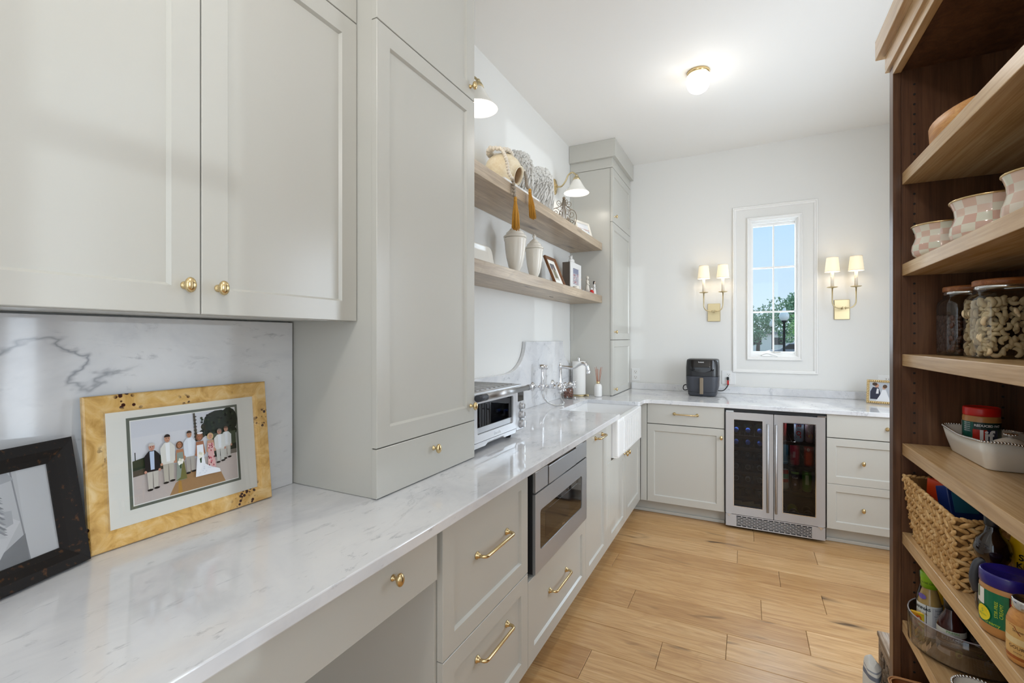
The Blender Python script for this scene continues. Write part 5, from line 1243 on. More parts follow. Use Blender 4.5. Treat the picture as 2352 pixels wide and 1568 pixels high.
SH = {1: 1.931, 2: 1.636, 3: 1.345, 4: 1.057, 5: .770, 6: .485, 7: .19}
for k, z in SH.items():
    MB().box(.451, KX1 - .013, KY0 + .041, KI - .001, z - .038, z, .0016, 2).build('shelf', 'walnut_lit', bc)
MB().box(KX0 + .03, KX0 + .045, KY0 + .041, KI, .0005, .15).build('plinth', 'walnut', bc)
for xx in (.482, .690):
    for k in range(62):
        z = .26 + k * .032
        if any(abs(z - (s - .019)) < .024 for s in SH.values()) or z > 2.24: continue
        inst('pin_hole', lambda: MB().lathe([(.0034, 0), (.0034, .001)], (0, 0, 0), 10), 'pin_hole', M['black_paint'], bc, (xx, KI + .0002, z), (PI / 2, 0, 0))

# --- top shelf: a wooden tray edge
ty = thing('round_tray', 'round orange-brown wooden tray lying on the highest bookcase shelf', 'tray', (.585, 1.66, SH[1] + .001))
MB().lathe([(.105, 0), (.125, .004), (.128, .055), (.124, .058), (.119, .055), (.116, .010), (0, .008)], (0, 0, 0), 40, sy=1.5).build('dish', 'orange_wood', ty, local=True)

# --- checkered bowls
def checker(name, label, x, y, r, h, rot):
    t_ = thing('checkered_bowl', label, 'bowl', (x, y, SH[2] + .0005), 0, 'checkered enamel bowls')
    prof = [(.62, 0), (.78, .03), (.95, .14), (1.0, .28), (.98, .42), (.90, .56), (.86, .66), (.88, .80), (.95, .94), (.985, 1.0)]
    seg = 32; bm = bmesh.new(); lay = bm.loops.layers.float_color.new('Col'); P_ = []
    fine = []
    for (a0, b0), (a1, b1) in zip(prof, prof[1:]):
        for j in range(3): t = j / 3; fine.append((a0 + (a1 - a0) * t, b0 + (b1 - b0) * t))
    fine.append(prof[-1])
    rows_ = [[bm.verts.new((r * a * math.cos(2 * PI * k / 64 + rot), r * a * math.sin(2 * PI * k / 64 + rot), h * b_)) for k in range(64)] for a, b_ in fine]
    rq = random.Random(int(r * 1e4)); tones = {}
    for i in range(len(rows_) - 1):
        for k in range(64):
            f = bm.faces.new((rows_[i][k], rows_[i][(k + 1) % 64], rows_[i + 1][(k + 1) % 64], rows_[i + 1][k])); f.smooth = True
            cell = (int(fine[i][1] * 5.0), k // 4)
            if cell not in tones:
                b_ = rq.uniform(-.06, .06); tones[cell] = S(['#e4dfcd', '#dcdcc9', '#e8dfd0'][rq.randrange(3)]) if sum(cell) % 2 else S(['#dcbeac', '#e3c8b6', '#d8b3a2'][rq.randrange(3)])
            for lp in f.loops: lp[lay] = tones[cell]
    bm.faces.new(rows_[0][::-1]).loops[0]
    me = bpy.data.meshes.new('bowl'); bm.to_mesh(me); bm.free(); me.materials.append(M['checker_print']); o = bpy.data.objects.new('bowl', me); C.objects.link(o); o.parent = t_
    MB().lathe([(.985, 1.0), (.965, 1.0), (.90, .86), (.84, .66), (.94, .40), (.9, .14), (0, .06)] and [(r * a, h * b_) for a, b_ in [(.985, .999), (.962, .995), (.86, .80), (.83, .66), (.93, .40), (.9, .16), (.0, .08)]], (0, 0, 0), 32, cap=False).build('inside', 'cream_ceramic', t_, local=True)
    MB().tube([(r * .985 * math.cos(a), r * .985 * math.sin(a), h + .0005) for a in [2 * PI * k / 40 for k in range(40)]], .0026, 6, True).build('gold_rim', 'brass', t_, local=True)
    return t_
b_ = mat('checker_print', '#ffffff', .10, coat=.4); nd = b_.node_tree.nodes.new('ShaderNodeVertexColor'); nd.layer_name = 'Col'; b_.node_tree.links.new(nd.outputs[0], b_.node_tree.nodes['Principled BSDF'].inputs['Base Color'])
checker('bowl', 'smallest pink and cream checkered bowl at the far end of its shelf', .520, 1.822, .068, .098, .1)
checker('bowl', 'middle pink and cream checkered bowl between its two fellows on the shelf', .553, 1.600, .078, .112, .5)
checker('bowl', 'checkered bowl cut by the right edge of the picture', .575, 1.405, .070, .118, .3)

# --- glass jars of nuts
def nut_jar(x, y, r, h, label):
    t_ = thing('glass_jar', label, 'jar', (x, y, SH[3] + .0005), 0, 'glass nut jars with wooden lids')
    q_ = .024
    mb = MB(); rg_ = [sq(r * .97, r * .97, q_, .002), sq(r, r, q_, .008), sq(r, r, q_, h - .052), sq(r * .96, r * .96, q_, h - .040), sq(r * .86, r * .86, r * .6, h - .030), sq(r * .84, r * .84, r * .6, h - .018)]
    mb.grid(rg_, closed_u=True); mb.poly(rg_[0][::-1]); mb.build('glass', 'jar_glass', t_, local=True)
    MB().lathe([(r * .84, h - .022), (r * .88, h - .020), (r * .88, h - .012), (r * .84, h - .010)], (0, 0, 0), 30, cap=False).build('seal', 'silver', t_, local=True)
    MB().lathe([(r * .90, h - .012), (r * .93, h - .010), (r * .93, h + .001), (r * .90, h + .003), (0, h + .003)], (0, 0, 0), 36).build('lid', 'lid_wood', t_, local=True)
    return t_
J1 = (.583, 1.822, .062, .200); J2 = (.585, 1.612, .066, .196)
nut_jar(*J1, 'square glass jar of chocolate nuts with a wooden lid, behind the cashews')
nut_jar(*J2, 'square glass jar of cashews with a wooden lid at the right edge')
def cashew_mesh():
    mb = MB(); pth = [(.0088 * math.cos(a), .0088 * math.sin(a), 0) for a in [PI * (-.12 + 1.24 * k / 10) for k in range(11)]]
    mb.tube(pth, [.0008, .0034, .0048, .0055, .0056, .0053, .0050, .0050, .0048, .0036, .0008], 9); return mb
def choc_mesh(): return MB().ball((0, 0, 0), (.0115, .0072, .0066), 10, 7)
def fill(J, key, mk, m, name, label, cat, group, sp, top, size):
    x0, y0, r, h = J; rq = random.Random(11); n = 0; rr_ = r - size
    nz = int((top - .012) / (sp * .72))
    for iz in range(nz):
        z = SH[3] + .010 + size * .6 + iz * sp * .72
        k = int(2 * rr_ / sp) + 1
        for ix in range(k):
            for iy in range(k):
                fx, fy = -rr_ + 2 * rr_ * ix / (k - 1), -rr_ + 2 * rr_ * iy / (k - 1)
                if not (ix == 0 or iy == 0 or (ix == 1 and iy == 1) or (iy == k - 1 and ix < 2) or (iz >= nz - 1 and ix < 4)): continue   # those behind the glass that can be seen
                fx += rq.uniform(-.3, .0 if ix else .15) * sp * .6 if ix else rq.uniform(0, .2) * sp; fy += rq.uniform(-.2, .2) * sp; fy = max(-rr_, min(rr_, fy)); fx = max(-rr_, min(rr_, fx))
                if key not in MESH: o_ = mk().build(name, m, None); MESH[key] = o_.data; bpy.data.objects.remove(o_)
                o = bpy.data.objects.new(name, MESH[key]); C.objects.link(o); o.location = (x0 + fx, y0 + fy, z + rq.uniform(-.15, .15) * sp)
                o.rotation_euler = (rq.uniform(-.6, .6) + PI / 2, rq.uniform(0, 6.28), rq.uniform(0, 6.28)) if ix else (rq.uniform(0, 6.28), PI / 2 + rq.uniform(-.5, .5), rq.uniform(-.4, .4))
                s_ = rq.uniform(.9, 1.12); o.scale = (s_, s_, s_); tag(o, label, cat, group); n += 1
    return n
fill(J1, 'choc', choc_mesh, 'choc_nut', 'chocolate_nut', 'glossy dark chocolate nut in the square jar behind the cashews', 'nut', 'chocolate nuts in the jar', .0165, .128, .010)
fill(J2, 'cashew', cashew_mesh, 'cashew', 'cashew', 'curved pale cashew in the square jar at the right edge', 'nut', 'cashews in the jar', .0172, .152, .012)

# --- white ceramic tray with beaded rim, jar of peanut butter, sugar bowl
ct = thing('baking_dish', 'cream rectangular ceramic dish with a silver beaded rim on the bookcase', 'dish', (.615, 1.742, SH[4] + .0005))
hx_, hy_ = .078, .148
def wav(w, d, r, z, wv=0.):
    o = sq(w, d, r, z, 8); return [(x, y, z + wv * (math.cos(3 * math.atan2(y / d, x / w)) - .0)) for x, y, _ in o]
def dense(pts, n=5):
    o = []
    for a, b_ in zip(pts, pts[1:] + pts[:1]):
        L = (Vector(b_) - Vector(a)).length; k = max(1, int(L / .012))
        for j in range(k): o.append(tuple(Vector(a).lerp(Vector(b_), j / k)))
    return o
def wave(pts): return [(x, y, z + .005 * math.cos(3 * math.atan2(y / hy_, x / hx_))) for x, y, z in pts]
base_r = dense(sq(hx_ - .016, hy_ - .018, .022, .0))
n_ = len(base_r)
def scaled(fx, fy, z, wv=False):
    o = [(x * fx, y * fy, z) for x, y, _ in base_r]
    return wave(o) if wv else o
fx_, fy_ = hx_ / (hx_ - .016), hy_ / (hy_ - .018)
rg_ = [scaled(.98, .98, .001), scaled(1, 1, .004), scaled(1 + (fx_ - 1) * .6, 1 + (fy_ - 1) * .6, .040), scaled(fx_, fy_, .070, True), scaled(fx_ * .96, fy_ * .97, .069, True), scaled(.98, .98, .036), scaled(.9, .94, .008)]
mb = MB(); mb.grid(rg_, closed_u=True); mb.poly(rg_[0][::-1]); mb.poly(rg_[-1]); mb.build('dish', 'glaze_white', ct, local=True)
rim = [Vector(p) for p in rg_[3]]
L = [0.]
for a, b_ in zip(rim, rim[1:] + rim[:1]): L.append(L[-1] + (b_ - a).length)
nb = int(L[-1] / .0062)
mb = MB()
for k in range(nb):
    s_ = L[-1] * k / nb; i = max(j for j in range(len(rim)) if L[j] <= s_); p_ = rim[i].lerp(rim[(i + 1) % len(rim)], (s_ - L[i]) / max(1e-6, L[i + 1] - L[i]))
    mb.ball(p_ + Vector((0, 0, .001)), .0033, 7, 5)
stuff(mb.build('beaded_rim', 'silver', ct, local=True))
def jar(name, label, cat, x, y, z, r, h, glassm, lidm, lid_h, lid_r=None, neck=.93, prof=None):
    t_ = thing(name, label, cat, (x, y, z)); lid_r = lid_r or r * .96
    prof = prof or [(r * .88, 0), (r * .97, .003), (r, .010), (r, h * .76), (r * .98, h * .80), (r * neck, h * .84)]
    MB().lathe(prof, (0, 0, 0), 32).build('jar_body', glassm, t_, local=True)
    z0 = prof[-1][1] - .003
    MB().lathe([(lid_r * .98, z0), (lid_r, z0 + .002), (lid_r, z0 + lid_h - .004), (lid_r * .96, z0 + lid_h), (lid_r * .90, z0 + lid_h), (lid_r * .88, z0 + lid_h - .0015), (0, z0 + lid_h - .0015)], (0, 0, 0), 36).build('lid', lidm, t_, local=True)
    return t_
def face_mtx(x, y, dev=0.):
    """print plane on a cylinder turned towards the standing viewer (plus dev), centre on the axis"""
    a = math.atan2(x, y) + dev      # direction to the viewer is (-x, -y)
    m = Matrix(((1, 0, 0, 0), (0, 0, -1, 0), (0, 1, 0, 0), (0, 0, 0, 1)))
    return Matrix.Rotation(-a, 4, 'Z') @ m
pb = jar('peanut_butter_jar', 'peanut butter jar with a red lid and dark green label standing in the cream dish', 'jar', .600, 1.792, SH[4] + .009, .040, .135, 'peanut', 'red_plastic', .024, .0395)
fm = face_mtx(.600, 1.792, .12); r_ = .040
flat_print('label', fm, [(rect(-.085, .020, .085, .094), '#14302a'), (rect(-.085, .020, -.012, .094), '#12564a'), (rect(-.058, .020, -.050, .094), '#e9e7e0'), (rect(-.013, .022, .040, .074), '#c1271b'), (rect(.016, .024, .040, .074), '#1b2340')], pb, .0002, r_, .0003)
fmT = lambda x, y: fm @ Matrix.Translation((0, 0, 0))
def wtext(s, size, x, y, r, col, parent, fm, rot=0, off=.0016, sx=1., bold=0.):
    o = text(s, size, Matrix.Identity(4), col, parent, 'lettering', sx=sx, bold=bold)
    for v in o.data.vertices:
        px_, py_ = v.co.x, v.co.y
        if rot: c_, s_ = math.cos(rot), math.sin(rot); px_, py_ = px_ * c_ - py_ * s_, px_ * s_ + py_ * c_
        a = (px_ + x) / r; v.co = fm @ Vector(((r + off) * math.sin(a), py_ + y, (r + off) * math.cos(a)))
    return o
wtext('REDUCED FAT', .0085, .018, .085, r_, 'ink_white', pb, fm, bold=.0002)
wtext('Jif', .043, .015, .0555, r_, 'ink_white', pb, fm, sx=.95, bold=.0015)
wtext('CREAMY', .007, .010, .026, r_, 'peanut', pb, fm)
for k in range(5): wtext('60% Less', .0045, -.026, .090 - k * .0055, r_, 'ink_white', pb, fm)
sb = thing('sugar_bowl', 'small white lidded bowl with a silver knob lying in the cream dish', 'bowl', (.617, 1.672, SH[4] + .009))
MB().lathe([(.020, 0), (.024, .003), (.036, .020), (.040, .040), (.042, .043)], (0, 0, 0), 28).build('bowl', 'glaze_white', sb, local=True)
MB().lathe([(.043, .043), (.042, .047), (.030, .060), (.014, .068), (.008, .070)], (0, 0, 0), 28).build('lid', 'glaze_white', sb, local=True)
mb = MB(); mb.lathe([(.007, .069), (.005, .073), (.010, .077), (.010, .080), (0, .082)], (0, 0, 0), 16)
for k in range(12): a = 2 * PI * k / 12; mb.ball((.0115 * math.cos(a), .0115 * math.sin(a), .078), .003, 6, 5)
mb.build('knob', 'silver', sb, local=True)

# --- seagrass basket with packets
SK = SH[5] + .0005
bk = thing('seagrass_basket', 'woven seagrass basket full of packets on the bookcase shelf', 'basket', (.565, 1.70, SK))
def bsk(t, s):      # t 0..1 up, s round: corner points of a tapering rectangle
    x0 = .472 + (.451 - .472) * t; x1 = .655 + .02 * t; y0 = 1.530 + (1.492 - 1.530) * t; y1 = 1.868 + (1.893 - 1.868) * t
    return x0, x1, y0, y1
def bpoint(t, u, out_=0.):
    x0, x1, y0, y1 = bsk(t, 0); W, D = x1 - x0, y1 - y0; per = 2 * (W + D); s = (u % 1.) * per
    z = t * .185 + (.006 if False else 0)
    if s < D: return Vector((x0 - out_, y1 - s, z)), Vector((0, -1, 0))
    s -= D
    if s < W: return Vector((x0 + s, y0 - out_, z)), Vector((1, 0, 0))
    s -= W
    if s < D: return Vector((x1 + out_, y0 + s, z)), Vector((0, 1, 0))
    s -= D
    return Vector((x1 - s, y1 + out_, z)), Vector((-1, 0, 0))
mb = MB()
for inner in (.004, .010):
    mb.grid([[bpoint(t, k / 40, -inner)[0] - Vector((.565, 1.70, 0)) for k in range(40)] for t in (0, .25, .5, .75, 1.)], closed_u=True, smooth=False)
mb.poly([Vector(bpoint(0, k / 40, -.004)[0]) - Vector((.565, 1.70, -.002)) for k in range(40)][::-1])
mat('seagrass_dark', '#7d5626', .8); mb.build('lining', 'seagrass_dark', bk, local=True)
mb = MB(); rq = random.Random(4); nrow = 13
for i in range(nrow):
    t = (i + .4) / nrow; ncol = 44
    for k in range(ncol):
        u = (k + (.5 if i % 2 else 0)) / ncol
        p_, tg = bpoint(t, u, .0015 + rq.uniform(-.001, .0015)); p_ = p_ - Vector((.565, 1.70, 0))
        nrm = tg.cross(Vector((0, 0, 1)))
        sgn = 1 if i % 2 else -1
        basis = Matrix((tg, nrm, Vector((0, 0, 1)))).transposed()
        rot = Matrix.Rotation(sgn * (.50 + rq.uniform(-.2, .2)), 3, 'Y')
        s_ = rq.uniform(.85, 1.15)
        mb.ball(p_, (.0205 * s_, .0046, .0062 * s_), 8, 5, basis @ rot)
stuff(mb.build('woven_strands', 'seagrass', bk, local=True))
mb = MB(); n_ = 110
for k in range(n_):
    p_, tg = bpoint(1.0, k / n_, .0); p_ = p_ - Vector((.565, 1.70, 0)); nrm = tg.cross(Vector((0, 0, 1)))
    mb.ball(p_ + Vector((0, 0, .001 + .0015 * math.sin(k * 2.1))), (.011, .0055, .0048), 7, 5, Matrix((tg, nrm, Vector((0, 0, 1)))).transposed() @ Matrix.Rotation(.35, 3, 'Y'))
stuff(mb.build('braided_rim', 'seagrass', bk, local=True))
mat('box_orange', '#e2481a', .35); mat('box_blue', '#24408c', .35); mat('box_white', '#e3e1dc', .4); mat('box_teal', '#3b86a4', .4); mat('card_brown', '#b98c55', .6)
def packet(name, label, loc, size, m, rot, cat, prints=()):
    t_ = thing(name, label, cat, loc); t_.rotation_euler = rot
    a, b_, c_ = size; MB().box(-a / 2, a / 2, -b_ / 2, b_ / 2, 0, c_, .002).build('carton', m, t_, local=True)
    for pts_, col, z in prints: pass
    return t_
p1 = packet('packet', 'orange red packet with a folded top standing in the seagrass basket', (.522, 1.805, SK + .012), (.075, .055, .192), 'box_orange', (.0, .06, .5), 'packet')
MB().prism([(-.0375, .188), (.0375, .188), (.03, .203), (-.03, .203)], -.006, .006, axis='y').build('folded_top', 'box_orange', p1, local=True)
p2 = packet('packet', 'dark blue carton with a light blue window in the seagrass basket', (.560, 1.715, SK + .012), (.10, .045, .196), 'box_blue', (-.30, .03, .30), 'packet')
MB().box(-.040, .018, -.0235, -.0225, .125, .180).build('window', 'box_teal', p2, local=True)
MB().box(.052, .0505, -.020, .020, .11, .185).build('barcode_panel', 'box_white', p2, local=True)
for s_, x_, z_ in (('CR', .030, .166), ('KE', .030, .148)): text(s_, .015, Matrix.Translation((x_, -.0232, z_)) @ XZ, 'ink_white', p2)
p3 = packet('packet', 'white packet with a black barcode behind the orange packet in the basket', (.600, 1.800, SK + .012), (.075, .04, .205), 'box_white', (-.10, 0, .25), 'packet')
for k in range(12): MB().box(-.030 + k * .004, -.030 + k * .004 + (.0012 if k % 3 else .0024), -.0206, -.0200, .165, .2).build('barcode_bar', 'ink_black', p3, local=True)
p4 = thing('spice_bottle', 'tilted spice bottle with a white cap in the far end of the basket', 'bottle', (.545, 1.862, SK + .03)); p4.rotation_euler = (0, .42, .3)
MB().lathe([(.018, 0), (.020, .004), (.020, .12), (.013, .132), (.013, .138)], (0, 0, 0), 20).build('bottle', 'card_brown', p4, local=True)
MB().lathe([(.0155, .134), (.0160, .136), (.0160, .162), (.014, .165), (0, .165)], (0, 0, 0), 20).build('cap', 'white_plastic', p4, local=True)
p5 = thing('spice_jar', 'small dark jar with a clear lid at the near end of the basket', 'jar', (.545, 1.575, SK + .012))
MB().lathe([(.026, 0), (.030, .004), (.030, .120), (.027, .130)], (0, 0, 0), 24).build('jar', 'dark_liquid', p5, local=True)
MB().lathe([(.031, .128), (.032, .130), (.032, .144), (.027, .149), (.010, .151), (0, .151)], (0, 0, 0), 24).build('lid', 'brown_glass', p5, local=True)
packet('packet', 'cream carton leaning at the near inner corner of the basket', (.618, 1.600, SK + .012), (.05, .05, .185), 'mat_board', (.05, .12, .1), 'packet')

# --- syrup jug, mustard bottle, jars at the near end of that shelf
sy = thing('syrup_bottle', 'dark brown syrup bottle with a bulged shoulder beside the seagrass basket', 'bottle', (.500, 1.437, SK)); k_ = .029
MB().lathe([(.022, 0), (.027, .004), (k_, .02), (.028, .075), (.020, .105), (.021, .112), (.030, .130), (.033, .148), (.028, .168), (.016, .182), (.0125, .196), (.0125, .204)], (0, 0, 0), 28).build('bottle', 'dark_liquid', sy, local=True)
MB().lathe([(.0140, .200), (.0145, .202), (.0145, .226), (.012, .230), (0, .230)], (0, 0, 0), 20).build('cap', 'black_plastic', sy, local=True)
mb = MB(); mb.tube(bez([(-.016, -.010, .122), (-.030, -.012, .112), (-.036, -.012, .080), (-.030, -.010, .050)], 18), [.008] * 100 and .0085, 10); mb.build('grip', 'charcoal_plastic', sy, local=True)
ms = thing('mustard_bottle', 'yellow squeeze bottle with black lettering behind the blue-lidded jar', 'bottle', (.565, 1.440, SK))
mdir = math.atan2(.565, 1.44)
rows_ = []
for z, w_, d_ in ((0, .028, .020), (.004, .032, .024), (.03, .034, .026), (.075, .031, .024), (.105, .028, .022), (.125, .033, .026), (.155, .036, .027), (.182, .031, .023), (.196, .018, .016), (.200, .012, .012)):
    rows_.append([(w_ * math.cos(a), d_ * math.sin(a), z) for a in [2 * PI * k / 28 for k in range(28)]])
mb = MB(); mb.grid(rows_, closed_u=True); mb.poly(rows_[0][::-1]); mb.poly(rows_[-1]); mb.build('bottle', 'yellow_plastic', ms, local=True)
MB().lathe([(.014, .199), (.014, .212), (.008, .216), (.004, .236), (0, .237)], (0, 0, 0), 18).build('nozzle', 'yellow_plastic', ms, local=True)
ms.rotation_euler = (0, 0, -mdir - .12)
def mtext(s, size, z, x):
    o = text(s, size, Matrix.Identity(4), 'ink_black', ms, 'lettering', bold=.0004)
    for v in o.data.vertices:
        px_, py_ = v.co.x + x, v.co.y + z; t = (z - .105) / .05
        w_ = .0335; d_ = .0262; a = math.asin(max(-.98, min(.98, px_ / w_))); v.co = Vector((px_, -d_ * math.cos(a) - .0022, py_))
mtext('Smart', .019, .140, .006); mtext("Kitchen", .017, .122, .006)
pj = jar('peanut_butter_jar', 'large peanut butter jar with dark blue lid and green and red label', 'jar', .497, 1.352, SK, .046, .127, 'peanut', 'blue_plastic', .026, .0465)
fm2 = face_mtx(.497, 1.352, .0); r2 = .046
flat_print('label', fm2, [(rect(-.10, .022, .0, .093), '#0c6a45'), (rect(.0, .022, .10, .093), '#c0201c'), (rect(-.0008, .022, .0012, .093), '#2a1a14'), (rect(-.066, .060, -.042, .093), '#efece4'), (rect(-.062, .070, -.056, .093), '#0c6a45'), (rect(.003, .053, .046, .088), '#efe9e4')] , pj, .0002, r2, .0003)
flat_print('badge', fm2, [(ell(-.043, .043, .0155, .0165, 20), '#2f7a34'), (ell(-.043, .043, .0145, .0155, 20), '#ecd61c')], pj, .0002, r2, .0022)
wtext('5', .010, -.043, .047, r2, 'ink_green', pj, fm2, off=.0032); wtext('PROTEIN', .0042, -.043, .039, r2, 'ink_green', pj, fm2, off=.0032)
wtext('STIR-FREE', .008, -.019, .060, r2, 'ink_yellowgreen', pj, fm2, rot=PI / 2); wtext('CREAMY', .008, -.011, .060, r2, 'ink_yellowgreen', pj, fm2, rot=PI / 2)
wtext('creamy', .009, -.026, .028, r2, 'ink_yellowgreen', pj, fm2); wtext('Nutrition', .0075, .020, .083, r2, 'ink_red', pj, fm2, bold=.0002); wtext('Facts', .0075, .016, .075, r2, 'ink_red', pj, fm2, bold=.0002)
for k in range(3): wtext(['Serving size', '2 Tbsp (32g)', 'Calories 190'][k], .0042, .018, .067 - k * .0052, r2, 'ink_red', pj, fm2)
for k in range(5): wtext('ingredients roasted peanuts', .0030, .024, .048 - k * .0045, r2, 'ink_white' if k > 4 else 'choc_nut', pj, fm2)
sj = jar('sauce_jar', 'squat sauce jar with a silver lid and tan label at the right picture edge', 'jar', .488, 1.247, SK, .033, .122, 'orange_wood', 'silver', .018, .026, .72, [(.028, 0), (.032, .003), (.033, .010), (.033, .078), (.029, .092), (.0245, .100), (.0245, .106)])
fm3 = face_mtx(.488, 1.247, .1); flat_print('label', fm3, [(rect(-.045, .012, .045, .076), '#dcae68'), (rect(-.045, .040, .045, .052), '#e8cf98'), ([(-.03, .074), (-.012, .060), (.004, .048), (.0, .056), (-.02, .074)], '#9a4a1c'), (rect(-.045, .012, .045, .018), '#a3561f')], sj, .0002, .033, .0003)
wtext('GOURMET', .0085, -.008, .034, .033, 'choc_nut', sj, fm3); wtext('simmer sauce', .0045, -.008, .025, .033, 'choc_nut', sj, fm3); wtext('Stonewall', .007, -.008, .066, .033, 'choc_nut', sj, fm3)

# --- clear turntable with bottles
SZ = SH[6] + .0005
tt = thing('acrylic_turntable', 'round clear acrylic turntable with a raised wall holding sauce bottles', 'turntable', (.562, 1.783, SZ)); RT = .126
MB().lathe([(.10, 0), (.10, .006), (RT - .002, .008), (RT, .011), (RT + .001, .094), (RT - .001, .0965), (RT - .003, .094), (RT - .004, .012), (0, .011)], (0, 0, 0), 56).build('tray', 'acrylic', tt, local=True)
mb = MB(); mb.tube([((RT - .001) * math.cos(a), (RT - .001) * math.sin(a), .0965) for a in [2 * PI * k / 56 for k in range(56)]], .0018, 6, True); mb.build('bright_rim', 'acrylic_edge' if 'acrylic_edge' in M else mat('acrylic_edge', '#cfcbd2', .08, trans=.4), tt, local=True)
MB().box(-RT + .006, RT - .006, -.001, .001, .012, .055).build('divider', 'acrylic', tt, local=True)
TB = SZ + .0118
def bottle(label, x, y, r, h, m, capm, cap_r, cap_h, neck_r=None, cat='bottle', group='sauce bottles in the turntable'):
    t_ = thing('sauce_bottle', label, cat, (x, y, TB), 0, group); nr_ = neck_r or cap_r * .86; hb = h - cap_h
    MB().lathe([(r * .9, 0), (r, .004), (r, hb * .62), (r * .92, hb * .72), (nr_ * 1.15, hb * .90), (nr_, hb * .95), (nr_, hb)], (0, 0, 0), 26).build('bottle', m, t_, local=True)
    MB().lathe([(cap_r, hb - .003), (cap_r, hb + cap_h * .45), (cap_r * 1.05, hb + cap_h * .55), (cap_r * 1.05, hb + cap_h - .002), (cap_r * .95, hb + cap_h), (0, hb + cap_h)], (0, 0, 0), 26).build('cap', capm, t_, local=True)
    return t_
mat('dressing', '#a78a52', .15); mat('balsamic', '#3a1712', .12)
g1 = bottle('tan dressing bottle with a bright green cap in the turntable', .488, 1.800, .029, .203, 'dressing', 'green_plastic', .0205, .042, .017)
MB().lathe([(.0150, .0), (.0150, .0008), (0, .0008)], (0, 0, .203), 20).build('cap_top', 'black_plastic', g1, local=True)
fg = face_mtx(.488, 1.800, .0)
flat_print('label', fg, [(rect(-.060, .020, .060, .112), '#d5d9d8'), (rect(-.008, .020, -.0065, .112), '#22262c'), (rect(.006, .030, .040, .108), '#b9bdc2')], g1, .0002, .029, .0004)
wtext('BRIANNAS', .0110, -.024, .100, .029, 'ink_black', g1, fg, bold=.0003); wtext('OLIVE OIL', .0085, -.022, .086, .029, 'dressing', g1, fg)
wtext('OLIVE OIL', .0070, -.006, .174, .0205, 'ink_black', g1, fg)
for k in range(8): wtext(['Nutrition', 'Facts', 'Serving 30g', 'Total Fat', 'Sodium', 'Carbs', 'Protein', 'Iron'][k], .0052, .022, .102 - k * .0085, .029, 'ink_navy', g1, fg)
flat_print('sticker', fg, [(ell(-.016, .133, .010, .008, 14), '#6a5aa8')], g1, .0002, .022, .0046)
g2 = bottle('dark balsamic bottle with a maroon label in the front of the turntable', .514, 1.722, .031, .168, 'balsamic', 'black_plastic', .016, .024)
fb = face_mtx(.514, 1.722, -.06)
flat_print('label', fb, [(rect(-.065, .024, .065, .086), '#5c1418'), (rect(-.065, .074, .065, .090), '#d2d3c9'), (rect(-.065, .022, -.004, .036), '#d9d9d4'), (rect(-.046, .036, -.026, .052), '#d9d9d4')], g2, .0002, .031, .0004)
flat_print('avocado', fb, [(ell(.014, .032, .009, .012, 16), '#6f8a2a'), (ell(.014, .032, .0075, .0105, 16), '#b6b850'), (ell(.014, .029, .0042, .0045, 12), '#5a3216')], g2, .0003, .031, .0016)
wtext('PRIMAL', .0085, .002, .0855, .031, 'ink_green', g2, fb); wtext('KITCHEN', .0065, .002, .0775, .031, 'ink_grey', g2, fb); wtext('BALSAMIC', .0125, .0, .066, .031, 'ink_white', g2, fb, sx=.8); wtext('AVOCADO OIL', .0080, .002, .050, .031, 'ink_grey', g2, fb)
g3 = bottle('dark glass bottle with a green leaf print at the near side of the turntable', .575, 1.693, .031, .150, 'dark_liquid', 'black_plastic', .016, .024)
fc_ = face_mtx(.575, 1.693, .0)
flat_print('leaf_print', fc_, [([(-.018, .052), (-.004, .058), (.016, .070), (.022, .066), (.006, .054), (-.008, .048)], '#6c9440'), (rect(-.026, .074, .0, .0755), '#c9ccc6')], g3, .0002, .031, .0004)
for k in range(6): wtext(['VINAIGRETTE', 'SERVING SUGGESTION', 'WITH AVOCADO OIL', 'NO DAIRY', 'NO SUGAR ADDED', 'PRODUCT OF USA'][k], .0042, -.006, .046 - k * .006, .031, 'ink_grey', g3, fc_)
g4 = bottle('yellow plastic bottle top showing behind the green cap', .540, 1.862, .026, .215, 'yellow_plastic', 'yellow_plastic', .015, .03)
g5 = bottle('slim dark bottle with a black cap at the far side of the turntable', .492, 1.862, .020, .178, 'dark_liquid', 'black_plastic', .012, .03)
g6 = bottle('dark bottle behind the balsamic in the middle of the turntable', .572, 1.775, .030, .190, 'dark_liquid', 'black_plastic', .016, .026)
op = thing('drink_pouch', 'flat orange and yellow packet standing against the turntable wall', 'packet', (.456, 1.785, TB)); op.rotation_euler = (0, 0, -.30 - .0)
MB().box(-.0165, .0165, -.004, .004, 0, .084, .002).build('pouch', 'yellow_plastic', op, local=True)
flat_print('label', Matrix.Translation((0, -.0042, 0)) @ XZ, [(rect(-.0155, .002, .0155, .082), '#e8a52a'), (rect(.002, .002, .0155, .082), '#d8c22e'), (ell(.002, .066, .008, .012, 14), '#e07a1e'), (ell(.002, .066, .004, .006, 12), '#f0d9b0'), (ell(-.004, .018, .010, .012, 10), '#6c8a2c'), ([(-.010, .055), (.010, .030), (.012, .034), (-.006, .058)], '#d8641e')], op, .0001)
text('C', .018, Matrix.Translation((.003, -.0054, .066)) @ XZ, 'ink_red', op)

